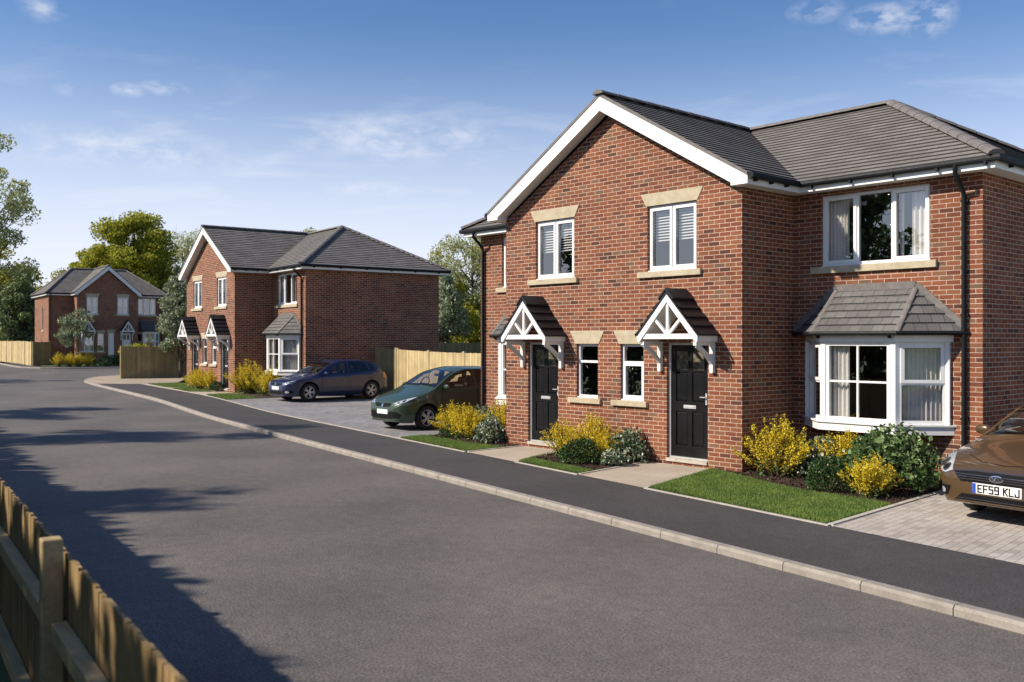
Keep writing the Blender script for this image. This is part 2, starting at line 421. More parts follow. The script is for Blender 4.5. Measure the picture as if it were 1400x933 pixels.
    def build(self, name, parent=None, smooth=None, bevel=0.0):
        me = bpy.data.meshes.new(name)
        me.from_pydata(self.v, [], self.f)
        uvl = me.uv_layers.new(name='UVMap')
        uvl.data.foreach_set('uv', [c for p in self.uv for c in p])
        for n in self.mats:
            me.materials.append(M[n])
        me.polygons.foreach_set('material_index', self.mi)
        if smooth is not None:
            bm = bmesh.new(); bm.from_mesh(me)
            bmesh.ops.remove_doubles(bm, verts=bm.verts, dist=0.0004)
            bmesh.ops.recalc_face_normals(bm, faces=bm.faces)
            bm.to_mesh(me); bm.free()
            me.polygons.foreach_set('use_smooth', [True] * len(me.polygons))
            me.set_sharp_from_angle(angle=R_(smooth))
        elif bevel:
            bm = bmesh.new(); bm.from_mesh(me)
            bmesh.ops.remove_doubles(bm, verts=bm.verts, dist=0.0004)
            bmesh.ops.recalc_face_normals(bm, faces=bm.faces)
            bmesh.ops.bevel(bm, geom=[e for e in bm.edges if len(e.link_faces) == 2 and e.calc_face_angle(0) > 0.5], offset=bevel, segments=1, affect='EDGES')
            bm.to_mesh(me); bm.free()
        me.update()
        o = bpy.data.objects.new(name, me)
        COL.objects.link(o)
        if parent is not None:
            o.parent = parent
        return o
def quads_obj(name, V, mat, parent=None):
    V = np.asarray(V, dtype=np.float32)
    n, k = V.shape[0], V.shape[1]
    me = bpy.data.meshes.new(name)
    me.vertices.add(n * k); me.vertices.foreach_set('co', V.reshape(-1))
    me.loops.add(n * k); me.loops.foreach_set('vertex_index', np.arange(n * k, dtype=np.int32))
    me.polygons.add(n); me.polygons.foreach_set('loop_start', np.arange(0, n * k, k, dtype=np.int32))
    me.polygons.foreach_set('loop_total', np.full(n, k, dtype=np.int32))
    me.materials.append(M[mat])
    me.update(calc_edges=True); me.validate()
    o = bpy.data.objects.new(name, me); COL.objects.link(o)
    if parent is not None:
        o.parent = parent
    return o
def empty(name, loc=(0, 0, 0), rz=0.0):
    o = bpy.data.objects.new(name, None); COL.objects.link(o)
    o.empty_display_size = 0.3
    o.location = loc; o.rotation_euler = (0, 0, rz)
    return o
def tag(o, label=None, cat=None, group=None, kind=None):
    if label: o['label'] = label
    if cat: o['category'] = cat
    if group: o['group'] = group
    if kind: o['kind'] = kind
    return o
def copy_tree(o, parent=None):
    c = o.copy(); COL.objects.link(c)
    if parent is not None:
        c.parent = parent
    for ch in list(o.children):
        copy_tree(ch, c)
    return c

# ------------------------------------------------------------------ house kit
def clip2(poly, t0, t1):
    """clip a 2-D polygon (h, t) to t0 <= t <= t1"""
    def half(P, sgn, lim):
        out = []
        for i in range(len(P)):
            a, b = P[i], P[(i + 1) % len(P)]
            da, db = sgn * (a[1] - lim), sgn * (b[1] - lim)
            if da >= 0: out.append(a)
            if (da > 1e-9 and db < -1e-9) or (da < -1e-9 and db > 1e-9):
                k = da / (da - db)
                out.append((a[0] + (b[0] - a[0]) * k, a[1] + (b[1] - a[1]) * k))
        return out
    P = half(poly, 1, t0)
    return half(P, -1, t1) if len(P) > 2 else []
def tiled(mb, pts, gauge, mat, delta=0.021):
    """a roof plane as overlapping courses of tiles: every course lifts at its lower edge"""
    P = [Vector(p) for p in pts]
    n = Vector((0, 0, 0))
    for i in range(len(P)):
        a, b = P[i], P[(i + 1) % len(P)]
        n += Vector(((a.y - b.y) * (a.z + b.z), (a.z - b.z) * (a.x + b.x), (a.x - b.x) * (a.y + b.y)))
    n.normalize()
    if n.z < 0: n = -n
    h = Vector((0, 0, 1)).cross(n).normalized()
    s = n.cross(h)
    o = min(P, key=lambda p: p.z)
    q = [((p - o).dot(h), (p - o).dot(s)) for p in P]
    tmax = max(t for _, t in q)
    k = max(1, round(tmax / gauge)); g = tmax / k
    for i in range(k):
        t0, t1 = i * g, (i + 1) * g
        c = clip2(q, t0, t1)
        if len(c) < 3: continue
        W = [o + h * a + s * t + n * (delta * (t1 - t) / g + 0.002) for a, t in c]
        mb.poly(W, mat, [(a, t / g * gauge) for a, t in c])
        low = [(a, t) for a, t in c if t < t0 + 1e-6]
        if len(low) >= 2:
            a0, a1 = min(low)[0], max(low)[0]
            A = o + h * a0 + s * t0; B = o + h * a1 + s * t0
            mb.poly([A - n * 0.004, B - n * 0.004, B + n * (delta + 0.002), A + n * (delta + 0.002)], 'tileshade' if mat in ('roof', 'baytile') else mat, [(a0, 0), (a1, 0), (a1, .02), (a0, .02)])
def caps(mb, p0, p1, r, mat, seg=0.42, lift=0.0):
    """half-round ridge or hip tiles laid end to end"""
    p0 = Vector(p0); p1 = Vector(p1); t = (p1 - p0); Ln = t.length; t.normalize()
    s = t.cross(Vector((0, 0, 1))).normalized(); u = s.cross(t)
    n = max(1, round(Ln / seg)); g = Ln / n
    for i in range(n):
        a = p0 + t * (i * g - 0.015); b = p0 + t * ((i + 1) * g)
        ra, rb = r * 1.06, r * 0.97
        A = []; B = []
        for k in range(7):
            w = math.pi * (k / 6)
            A.append(a + s * math.cos(w) * ra + u * (math.sin(w) * ra * 0.62 + lift - 0.03))
            B.append(b + s * math.cos(w) * rb + u * (math.sin(w) * rb * 0.62 + lift - 0.03))
        for k in range(6):
            mb.quad(A[k], A[k + 1], B[k + 1], B[k], mat)
        mb.poly(A[::-1], mat); mb.poly(B, mat)
def wall(mb, O, U, w, z0, z1, holes, reveal=0.1, mat='brick'):
    O = Vector((O[0], O[1], 0)); U = Vector((U[0], U[1], 0)); nrm = Vector((U.y, -U.x, 0))
    us = sorted({0.0, w, *[h[0] for h in holes], *[h[1] for h in holes]})
    zs = sorted({z0, z1, *[h[2] for h in holes], *[h[3] for h in holes]})
    at = lambda u, z, d=0.0: O + U * u + Vector((0, 0, z)) - nrm * d
    for i in range(len(us) - 1):
        for j in range(len(zs) - 1):
            uc, zc = (us[i] + us[i + 1]) / 2, (zs[j] + zs[j + 1]) / 2
            if any(h[0] < uc < h[1] and h[2] < zc < h[3] for h in holes): continue
            mb.quad(at(us[i], zs[j]), at(us[i + 1], zs[j]), at(us[i + 1], zs[j + 1]), at(us[i], zs[j + 1]), mat)
    for a, b, c, d in holes:
        mb.quad(at(a, c), at(a, d), at(a, d, reveal), at(a, c, reveal), mat)
        mb.quad(at(b, d), at(b, c), at(b, c, reveal), at(b, d, reveal), mat)
        mb.quad(at(a, d), at(b, d), at(b, d, reveal), at(a, d, reveal), mat)
        mb.quad(at(b, c), at(a, c), at(a, c, reveal), at(b, c, reveal), mat)
def curtain(parent, Mx, u0, u1, z0, z1, d, mat='curtain', name='curtain', waves=7):
    mb = MB(Mx); n = waves * 8; P = []
    for i in range(n + 1):
        t = i / n
        P.append((u0 + (u1 - u0) * t, d + 0.028 * math.sin(t * waves * 2 * math.pi) + 0.008 * math.sin(t * waves * 5.3)))
    for i in range(n):
        mb.quad((P[i][0], P[i][1], z0), (P[i + 1][0], P[i + 1][1], z0), (P[i + 1][0], P[i + 1][1], z1), (P[i][0], P[i][1], z1), mat)
    return mb.build(name, parent, smooth=80)
def win(parent, Mx, u0, u1, z0, z1, lights, d0=0.055, ft=0.05, sash=(), trans=None, grid=None, name='window', drip=True):
    """casement window in a (u, depth, z) frame; lights = number of side by side lights, sash = which of them open"""
    mb = MB(Mx); d1 = d0 + 0.07
    mb.box(u0, u1, d0, d1, z0, z0 + ft * 1.15, 'upvc'); mb.box(u0, u1, d0, d1, z1 - ft, z1, 'upvc')
    mb.box(u0, u0 + ft, d0, d1, z0 + ft * 1.15, z1 - ft, 'upvc'); mb.box(u1 - ft, u1, d0, d1, z0 + ft * 1.15, z1 - ft, 'upvc')
    if drip:
        mb.box(u0 + .004, u1 - .004, d0 - 0.04, d0 - 0.001, z0 - 0.008, z0 + 0.022, 'upvc')
    za, zb = z0 + ft * 1.15, z1 - ft
    w = (u1 - u0 - 2 * ft - (lights - 1) * ft) / lights
    gp = MB(Mx)
    for i in range(lights):
        a = u0 + ft + i * (w + ft); b = a + w
        if i < lights - 1:
            mb.box(b, b + ft, d0 + .003, d1, za, zb, 'upvc')
        spans = [(za, zb)]
        if trans:
            mb.box(a, b, d0 + .003, d1, trans - ft * .45, trans + ft * .45, 'upvc')
            spans = [(za, trans - ft * .45), (trans + ft * .45, zb)]
        for j, (p, q) in enumerate(spans):
            if i in sash or (i, j) in sash:
                s = 0.042
                mb.box(a - .012, b + .012, d0 - 0.014, d0 + .002, p - .012, p + s, 'upvc'); mb.box(a - .012, b + .012, d0 - 0.014, d0 + .002, q - s, q + .012, 'upvc')
                mb.box(a - .012, a + s, d0 - 0.014, d0 + .002, p + s, q - s, 'upvc'); mb.box(b - s, b + .012, d0 - 0.014, d0 + .002, p + s, q - s, 'upvc')
                # inner depth of the sash
                mb.box(a - .001, a + s - .004, d0 + .0025, d1 - .01, p, q, 'upvc'); mb.box(b - s + .004, b + .001, d0 + .0025, d1 - .01, p, q, 'upvc')
                mb.box(a + s - .004, b - s + .004, d0 + .0025, d1 - .01, p, p + s - .004, 'upvc'); mb.box(a + s - .004, b - s + .004, d0 + .0025, d1 - .01, q - s + .004, q, 'upvc')
            if grid:
                gu, gz = grid; t = 0.016
                for k in range(1, gu):
                    x = a + (b - a) * k / gu; mb.box(x - t, x + t, d0 + .008, d0 + .045, p, q, 'upvc')
                for k in range(1, gz):
                    z = p + (q - p) * k / gz; mb.box(a, b, d0 + .0105, d0 + .0425, z - t, z + t, 'upvc')
            gp.quad((a, d0 + .03, p), (b, d0 + .03, p), (b, d0 + .03, q), (a, d0 + .03, q), 'glass')
    o = mb.build(name, parent)
    gp.build('pane', o)
    return o
def sill(parent, Mx, u0, u1, z0, z1, proj=0.06):
    mb = MB(Mx); mb.box(u0, u1, -proj, 0.06, z0, z1, 'stone')
    return mb.build('sill', parent, bevel=0.006)
def lintel(parent, Mx, u0, u1, s, z0, z1):
    mb = MB(Mx)
    mb.prism([(u0, -.012, z0), (u1, -.012, z0), (u1 + s, -.012, z1), (u0 - s, -.012, z1)], (0, 0.07, 0), 'stone')
    return mb.build('lintel', parent, bevel=0.003)
def blind(parent, Mx, u0, u1, z0, z1, d):
    mb = MB(Mx); n = int((z1 - z0) / 0.052)
    for i in range(n):
        z = z1 - i * 0.052
        mb.hexa([(u0, d, z - .012), (u1, d, z - .012), (u1, d + .035, z + .012), (u0, d + .035, z + .012), (u0, d, z - .008), (u1, d, z - .008), (u1, d + .035, z + .016), (u0, d + .035, z + .016)], 'blind')
    return mb.build('blind', parent)
def T(x=0, y=0, z=0, rz=0):
    return Matrix.Translation((x, y, z)) @ Matrix.Rotation(rz, 4, 'Z')
def front_door(parent, Mx, u0, u1, z0, z1, white=False, handed=1):
    d = 0.085; cm = 'white' if white else 'doorblack'
    fr = MB(Mx); ft = 0.035
    fr.box(u0, u0 + ft, d - .03, d + .06, z0, z1, 'white'); fr.box(u1 - ft, u1, d - .03, d + .06, z0, z1, 'white'); fr.box(u0 + ft, u1 - ft, d - .03, d + .06, z1 - ft, z1, 'white')
    a, b, c, e = u0 + ft, u1 - ft, z0 + .03, z1 - ft
    mb = MB(Mx)
    # leaf: stiles and rails stand proud of recessed panels with raised fields
    w = b - a; st = 0.105; mu = (a + b) / 2; hm = 0.05
    zs = [c, c + .20, c + .80, c + .98, e - .48, e - .44, e - .11, e]
    mb.box(a, a + st, d, d + .05, c, e, cm); mb.box(b - st, b, d, d + .05, c, e, cm)
    mb.box(mu - hm, mu + hm, d, d + .05, zs[1], zs[6], cm)
    for p, q in ((zs[0], zs[1]), (zs[2], zs[3]), (zs[6], zs[7])):
        if p == zs[2]:
            mb.box(a + st, mu - hm, d, d + .05, p, q, cm); mb.box(mu + hm, b - st, d, d + .05, p, q, cm)
        else:
            mb.box(a + st, b - st, d, d + .05, p, q, cm)
    gl = MB(Mx)
    for x0, x1 in ((a + st, mu - hm), (mu + hm, b - st)):
        mb.box(x0, x1, d, d + .05, zs[4], zs[5], cm)
        for p, q in ((zs[1], zs[2]), (zs[3], zs[4])):
            mb.box(x0, x1, d + .022, d + .05, p, q, cm)
            t = .028; 
            if x1 - x0 > 0.1:
                lo = [(x0 + .008, d + .0215, p + .008), (x1 - .008, d + .0215, p + .008), (x1 - .008, d + .0215, q - .008), (x0 + .008, d + .0215, q - .008)]
                hi = [(x0 + t, d + .007, p + t), (x1 - t, d + .007, p + t), (x1 - t, d + .007, q - t), (x0 + t, d + .007, q - t)]
                for i in range(4):
                    mb.quad(lo[i], lo[(i + 1) % 4], hi[(i + 1) % 4], hi[i], cm)
                mb.poly(hi, cm)
        gl.quad((x0, d + .02, zs[5]), (x1, d + .02, zs[5]), (x1, d + .02, zs[6]), (x0, d + .02, zs[6]), 'frost')
        mb.box(x0, x1, d + .03, d + .05, zs[5], zs[6], cm)
    o = mb.build('door', parent)
    fr.build('door_frame', o)
    gl.build('door_light', o)
    lb = MB(Mx); zl = zs[2] + .09
    lb.box(mu - .135, mu + .135, d - .008, d, zl - .03, zl + .03, 'silver'); lb.box(mu - .105, mu + .105, d - .014, d - .0085, zl - .012, zl + .012, 'silver')
    lb.build('letterbox', o)
    hx = b - .055 if handed > 0 else a + .055
    hd = MB(Mx); hz = zs[3] + .06
    hd.box(hx - .016, hx + .016, d - .010, d - .0005, hz - .10, hz + .10, 'silver')
    hd.tube([(hx, d - .010, hz + .03), (hx, d - .05, hz + .03), (hx - handed * .10, d - .052, hz + .03)], 0.010, 'silver', 8)
    hd.build('handle', o)
    th = MB(Mx)
    th.box(u0 + .001, u1 - .001, d - .12, d + .06, z0 - .06, z0 - .002, 'edging'); th.box(u0 + ft, u1 - ft, d - .045, d + .05, z0, z0 + .028, 'silver')
    th.build('threshold', o)
    return o
def canopy(parent, xc, y0, dark=True):
    """timber gallows porch over a front door"""
    hw, ze, za, pr = 0.66, 2.30, 3.02, 0.56
    sl = (za - ze) / hw
    tr = MB()
    yf = y0 - pr
    for sgn in (-1, 1):
        X = lambda v: xc + sgn * v
        pts = [(X(0), yf, za), (X(hw), yf, ze), (X(hw), yf, ze - .11), (X(hw - .045), yf, ze - .12), (X(0), yf, za - .15)]
        tr.prism(pts if sgn > 0 else pts[::-1], (0, .03, 0), 'white')
        # wall plate and side fascia
        tr.box(min(X(hw - .04), X(hw - .001)), max(X(hw - .04), X(hw - .001)), yf + .031, y0, ze - .11, ze - .005, 'white')
        # struts of the truss
        tr.bar((X(.03), yf + .045, ze + .03), (X(.30), yf + .045, ze + .30), .05, .05, 'white', up=(0, 1, 0))
        # boarded underside of the slope
        q = [(X(.02), yf + .031, za - .165), (X(hw - .045), yf + .031, ze - .10), (X(hw - .045), y0, ze - .10), (X(.02), y0, za - .165)]
        tr.poly(q if sgn < 0 else q[::-1], 'white')
    tr.box(xc - hw + .10, xc + hw - .10, yf + .018, yf + .075, ze - .065, ze + .025, 'white')
    tr.box(xc - .028, xc + .028, yf + .021, yf + .07, ze + .025, za - .15, 'white')
    o = tr.build('door_canopy', parent)
    rf = MB(); ov = .035
    for sgn in (-1, 1):
        X = lambda v: xc + sgn * v
        q = [(X(hw + ov), yf - .015, ze - sl * ov + .03), (X(hw + ov), y0 - .002, ze - sl * ov + .03), (X(0), y0 - .002, za + .03), (X(0), yf - .015, za + .03)]
        tiled(rf, q, 0.19, 'blacktile', 0.028)
        # edge of the tiles along the verge
        e = [(X(hw + ov), yf - .015, ze - sl * ov - .002), (X(hw + ov), yf - .015, ze - sl * ov + .035), (X(0), yf - .015, za + .035), (X(0), yf - .015, za - .002)]
        rf.poly(e, 'blacktile')
    for sgn in (-1, 1):
        rf.hexa([(xc, yf - .03, za + .055), (xc + sgn * .155, yf - .03, za + .055 - sl * .15), (xc + sgn * .155, y0 - .002, za + .055 - sl * .15), (xc, y0 - .002, za + .055),
                 (xc, yf - .03, za + .095), (xc + sgn * .165, yf - .03, za + .09 - sl * .15), (xc + sgn * .165, y0 - .002, za + .09 - sl * .15), (xc, y0 - .002, za + .095)], 'blacktile')
    rf.build('canopy_roof', o)
    for sgn in (-1, 1):
        bk = MB(); x = xc + sgn * (hw - .085)
        bk.box(x - .035, x + .035, y0 - .075, y0 - .001, 1.66, ze - .111, 'white')
        bk.box(x - .034, x + .034, yf + .04, y0 - .0755, ze - .175, ze - .112, 'white')
        P = []
        for i in range(7):
            t = i / 6; P.append((y0 - .07 - (pr - .16) * t, 1.84 + (ze - .16 - 1.84) * (t ** 0.8) ))
        for i in range(6):
            a, b = P[i], P[i + 1]
            bk.hexa([(x - .03, a[0], a[1] - .05), (x + .03, a[0], a[1] - .05), (x + .03, b[0], b[1] - .05), (x - .03, b[0], b[1] - .05),
                     (x - .03, a[0], a[1] + .035), (x + .03, a[0], a[1] + .035), (x + .03, b[0], b[1] + .035), (x - .03, b[0], b[1] + .035)], 'white')
        bk.build('bracket', o)
    return o
def bay(parent, xc, y0, hf=.635):
    """splayed bay window, centre xc, on the wall plane y0"""
    z0, z1 = 0.88, 2.20
    fw, aw, pr = hf, hf + .60, 0.58        # half width of the front, half width at the wall, projection
    A = (xc - aw, y0); B = (xc - fw, y0 - pr); C = (xc + fw, y0 - pr); D = (xc + aw, y0)
    ln = math.hypot(aw - fw, pr); ang = math.atan2(pr, aw - fw)
    base = MB()
    def ring(off, za, zb, mat, mb, back=0.0):
        o = off
        k = o * math.tan((math.pi / 2 - ang) / 2 + 0.0)
        P = [(A[0] - o * 1.25, y0 + back), (B[0] - o * .45, B[1] - o), (C[0] + o * .45, C[1] - o), (D[0] + o * 1.25, y0 + back)]
        mb.prism([(x, y, za) for x, y in P], (0, 0, zb - za), mat)
    ring(0.055, 0.735, 0.865, 'upvc', base, -.002)
    ring(0.085, 0.8655, 0.893, 'upvc', base, -.003)
    ring(0.045, 2.185, 2.33, 'upvc', base, -.002)
    # apron of brick under the sill is left open as in the photograph; corner posts
    for p in (B, C):
        s = -1 if p is B else 1
        base.prism([(p[0] - s * .075, p[1] - .004, .893), (p[0] + s * .012, p[1] - .004, .893), (p[0] + s * .052, p[1] + .062, .893), (p[0] - s * .02, p[1] + .10, .893), (p[0] - s * .075, p[1] + .08, .893)], (0, 0, 1.292), 'upvc')
    for p, s in ((A, -1), (D, 1)):
        base.box(min(p[0] + s * .02, p[0] - s * .05), max(p[0] + s * .02, p[0] - s * .05), y0 - .06, y0 - .002, .893, 2.185, 'upvc')
    o = base.build('bay_window', parent)
    f = win(o, T(0, B[1], 0), B[0] + .076, C[0] - .076, .894, 2.184, 1, d0=0.01, ft=.06, grid=(2, 2), name='front_light', drip=False)
    # left side light
    Ml = Matrix(((B[0] - A[0]) / ln, pr / ln, 0, A[0]), ) if False else None
    def side(P0, P1):
        d = Vector((P1[0] - P0[0], P1[1] - P0[1], 0)); d.normalize()
        n = Vector((-d.y, d.x, 0))
        Mx = Matrix(((d.x, n.x, 0, P0[0]), (d.y, n.y, 0, P0[1]), (0, 0, 1, 0), (0, 0, 0, 1)))
        return Mx
    sl_ = side(A, B); sr = side(C, D)
    wl = win(o, sl_, .045, ln - .055, .894, 2.184, 1, d0=.008, ft=.05, sash=((0, 1),), trans=1.53, name='side_light', drip=False)
    wr = win(o, sr, .055, ln - .045, .894, 2.184, 1, d0=.008, ft=.05, sash=((0, 1),), trans=1.53, name='side_light', drip=False)
    curtain(wr, sr, .12, ln - .08, .9, 2.18, .15, 'curtain', waves=9)
    curtain(f, T(0, B[1], 0), B[0] + .09, B[0] + .42, .9, 2.18, .16, 'curtain', waves=4)
    curtain(f, T(0, B[1], 0), C[0] - .22, C[0] - .10, .9, 2.18, .24, 'curtain', waves=2)
    curtain(wr, sr, .07, .19, .9, 2.18, .14, 'cream', waves=2)
    rf = MB()
    # eaves line stands out past the fascia, ridge against the wall
    ov = 0.14; zE, zR = 2.335, 3.05
    e = [(A[0] - .26, y0 - .002), (B[0] - .10, B[1] - ov), (C[0] + .10, C[1] - ov), (D[0] + .26, y0 - .002)]
    E0, E1, E2, E3 = [(x, y, zE) for x, y in e]
    R0, R1 = (xc - fw - .06, y0 - .002, zR), (xc + fw + .06, y0 - .002, zR)
    tiled(rf, [E1, E2, R1, R0], 0.17, 'baytile', 0.02)
    tiled(rf, [E0, E1, R0], 0.17, 'baytile', 0.02)
    tiled(rf, [E2, E3, R1], 0.17, 'baytile', 0.02)
    rf.poly([E0, E3, E2, E1], 'upvc')
    caps(rf, E1, R0, 0.05, 'ridge', 0.5, 0.03); caps(rf, E2, R1, 0.05, 'ridge', 0.5, 0.03)
    # lead flashing on the wall
    for p, q in ((R0, R1), (E3, R1), (E0, R0)):
        rf.bar((p[0], y0 - .012, p[2] + .05), (q[0], y0 - .012, q[2] + .05), .02, .12, 'ridge', up=(0, 0, 1))
    rf.build('bay_roof', o)
    gt = MB()
    gt.tube([(e[0][0] - .03, e[0][1] - .004, zE - .012), (e[1][0] - .01, e[1][1] - .022, zE - .012), (e[2][0] + .01, e[2][1] - .022, zE - .012), (e[3][0] + .03, e[3][1] - .004, zE - .012)], .036, 'black', 8)
    for t in (.06, .9):
        x = e[1][0] + (e[2][0] - e[1][0]) * t; gt.box(x - .02, x + .02, e[1][1] + .04, e[1][1] + .08, zE - .09, zE - .03, 'black')
    gt.build('bay_gutter', o)
    return o

GW = 6.0            # gable width
SB = 1.55           # set-back of the wings
DB = 7.45           # back wall
SOF = 4.765
PT = 0.58           # roof pitch
def house(name, label, xl, xr, variant='brick'):
    H = empty(name)
    tag(H, label, 'house', 'semi-detached brick houses along the street')
    white = variant == 'white'
    cx_ = -GW / 2
    zb = -0.5
    up = [(-5.07, -3.95), (-2.06, -0.94)]
    drs = [(-5.30, -4.40), (-1.60, -0.70)]
    low = [(-3.88, -3.30), (-2.72, -2.14)]
    HU = [(a + GW, b + GW, 3.46, 4.655) for a, b in up]
    HD = [(a + GW, b + GW, 0.10, 2.17) for a, b in drs]
    HL = [(a + GW, b + GW, 1.09, 2.145) for a, b in low]
    if white:
        HD = [(a + GW, b + GW, 0.10, 2.17) for a, b in (drs[1],)]
        HL = [(0.28, 1.62, 0.86, 2.14), (1.98, 2.62, 0.86, 2.14), (3.02, 3.62, 0.10, 2.17)]
    mb = MB()
    wall(mb, (-GW, 0), (1, 0), GW, zb, SOF, HU + HD + HL)
    mb.poly([(-GW, 0, SOF), (0, 0, SOF), (cx_, 0, SOF + PT * 3 - .02)], 'brick')
    wall(mb, (0, 0), (0, 1), SB, zb, SOF, [])
    wall(mb, (-GW, SB), (0, -1), SB, zb, SOF, [])
    wb = 1.5                                      # bay centre on the right wing
    HW = [(.54, 2.44, 3.48, 4.70), (wb - 1.17, wb + 1.17, .90, 2.16)]
    wall(mb, (0, SB), (1, 0), xr, zb, SOF, HW)
    wl = -GW - xl
    bl = -7.02
    HWl = [] if white else [(-7.95 - xl, -6.35 - xl, 3.48, 4.70), (bl - .9 - xl, bl + .9 - xl, .90, 2.16)]
    wall(mb, (xl, SB), (1, 0), wl, zb, SOF, HWl)
    wall(mb, (xr, SB), (0, 1), DB - SB, zb, SOF, [])
    hs = [(3.2, 3.75, 2.35, 4.0)] if white else []
    wall(mb, (xl, DB), (0, -1), DB - SB, zb, SOF, hs)
    wall(mb, (xr, DB), (-1, 0), xr - xl, zb, SOF, [])
    mb.build('wall', H)
    # rooms behind the glass
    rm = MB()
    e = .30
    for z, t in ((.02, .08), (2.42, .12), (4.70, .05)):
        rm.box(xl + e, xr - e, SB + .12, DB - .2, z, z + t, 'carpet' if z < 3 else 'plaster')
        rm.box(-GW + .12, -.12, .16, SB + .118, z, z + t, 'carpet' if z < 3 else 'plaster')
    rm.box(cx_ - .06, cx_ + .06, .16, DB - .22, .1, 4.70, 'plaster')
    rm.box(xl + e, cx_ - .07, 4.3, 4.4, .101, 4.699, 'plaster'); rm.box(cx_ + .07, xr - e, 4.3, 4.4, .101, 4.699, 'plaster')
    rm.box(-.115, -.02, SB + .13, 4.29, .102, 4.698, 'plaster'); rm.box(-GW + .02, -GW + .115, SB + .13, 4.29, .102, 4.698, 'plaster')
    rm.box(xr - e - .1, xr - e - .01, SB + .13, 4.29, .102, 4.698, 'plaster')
    rm.build('room_lining', H)
    # ---- roof
    ze = 4.93; ey = SB - .33; hd = (DB + .33 - ey) / 2; ry = ey + hd; rz = ze + PT * hd
    ex, el = xr + .33, xl - .33
    gh = GW / 2 + .30; gy = -.285; gz = ze + PT * gh
    gmeet = ey + (gz - ze) / PT
    gmeet = min(gmeet, ry)
    rf = MB()
    c = cx_
    tiled(rf, [(c + gh, gy, ze), (c + gh, ey, ze), (c, gmeet, gz), (c, gy, gz)], .17, 'roof')
    tiled(rf, [(c - gh, ey, ze), (c - gh, gy, ze), (c, gy, gz), (c, gmeet, gz)], .17, 'roof')
    tiled(rf, [(c + gh, ey, ze), (ex, ey, ze), (ex - hd, ry, rz), (c, ry, rz), (c, gmeet, gz)], .17, 'roof')
    tiled(rf, [(el, ey, ze), (c - gh, ey, ze), (c, gmeet, gz), (c, ry, rz), (el + hd, ry, rz)], .17, 'roof')
    tiled(rf, [(ex, ey, ze), (ex, DB + .33, ze), (ex - hd, ry, rz)], .17, 'roof')
    tiled(rf, [(el, DB + .33, ze), (el, ey, ze), (el + hd, ry, rz)], .17, 'roof')
    tiled(rf, [(ex, DB + .33, ze), (el, DB + .33, ze), (el + hd, ry, rz), (ex - hd, ry, rz)], .17, 'roof')
    for s in (-1, 1):                                  # mortared verge along the gable
        rf.poly([(c + s * gh, gy, ze - .035), (c + s * gh, gy, ze + .03), (c, gy, gz + .03), (c, gy, gz - .035)], 'ridge')
        rf.poly([(c + s * gh, gy, ze - .035), (c + s * gh, gy + .1, ze - .035), (c, gy + .1, gz - .035), (c, gy, gz - .035)], 'ridge')
    R = rf.build('roof', H)
    rt = MB()
    caps(rt, (c, gy - .03, gz + .035), (c, gmeet - .05, gz + .035), .125, 'ridge')
    caps(rt, (el + hd, ry, rz + .035), (ex - hd, ry, rz + .035), .125, 'ridge')
    for p in ((ex, ey), (ex, DB + .33)):
        caps(rt, (p[0], p[1], ze + .04), (ex - hd, ry, rz + .035), .12, 'ridge', lift=.01)
    for p in ((el, ey), (el, DB + .33)):
        caps(rt, (p[0], p[1], ze + .04), (el + hd, ry, rz + .035), .12, 'ridge', lift=.01)
    rt.build('ridge_tiles', R)
    # ---- barge boards, fascia and soffit
    bg = MB(); zt_ = ze - .035
    for s in (-1, 1):
        X = lambda v: c + s * v
        top = lambda v: zt_ + PT * (gh - v)
        pts = [(X(0), -.25, top(0)), (X(gh), -.25, top(gh)), (X(gh), -.25, 4.765), (X(gh - .33), -.25, 4.765), (X(gh - .33), -.25, top(gh - .33) - .27), (X(0), -.25, top(0) - .27)]
        bg.prism(pts if s > 0 else pts[::-1], (0, -.025, 0), 'white')
        a = (X(gh - .33), top(gh - .33) - .25); b = (X(0), top(0) - .25)
        bg.quad((a[0], -.25, a[1]), (b[0], -.25, b[1]), (b[0], -.001, b[1]), (a[0], -.001, a[1]), 'white')
        bg.box(min(X(gh - .33), X(gh - .31)), max(X(gh - .33), X(gh - .31)), -.2495, -.0015, 4.766, 5.1, 'white')
    bg.build('barge_board', H)
    fs = MB(); t = .022; fz0, fz1 = 4.758, 4.92
    o = .30
    fs.box(c + gh - t, c + gh, -.249, SB - o - .001, fz0, fz1, 'white'); fs.box(c - gh, c - gh + t, -.249, SB - o - .001, fz0, fz1, 'white')
    fs.box(c + gh - t, xr + o, SB - o, SB - o + t, fz0, fz1, 'white'); fs.box(xl - o, c - gh + t, SB - o, SB - o + t, fz0, fz1, 'white')
    fs.box(xr + o - t, xr + o, SB - o + t + .001, DB + o, fz0, fz1, 'white'); fs.box(xl - o, xl - o + t, SB - o + t + .001, DB + o, fz0, fz1, 'white')
    fs.box(xl - o + t, xr + o - t, DB + o - t, DB + o, fz0, fz1, 'white')
    sz0, sz1 = 4.766, 4.778
    fs.box(.001, c + gh - t, -.2485, SB - o + t, sz0, sz1, 'white'); fs.box(c - gh + t, -GW - .001, -.2485, SB - o + t, sz0, sz1, 'white')
    fs.box(.001, xr + o - t, SB - o + t, SB - .001, sz0, sz1, 'white'); fs.box(xl - o + t, -GW - .001, SB - o + t, SB - .001, sz0, sz1, 'white')
    fs.box(xr + .001, xr + o - t, SB, DB + o - t, sz0, sz1, 'white'); fs.box(xl - o + t, xl - .001, SB, DB + o - t, sz0, sz1, 'white')
    fs.build('fascia', H)
    gt = MB(); g = .055; gz_ = 4.895
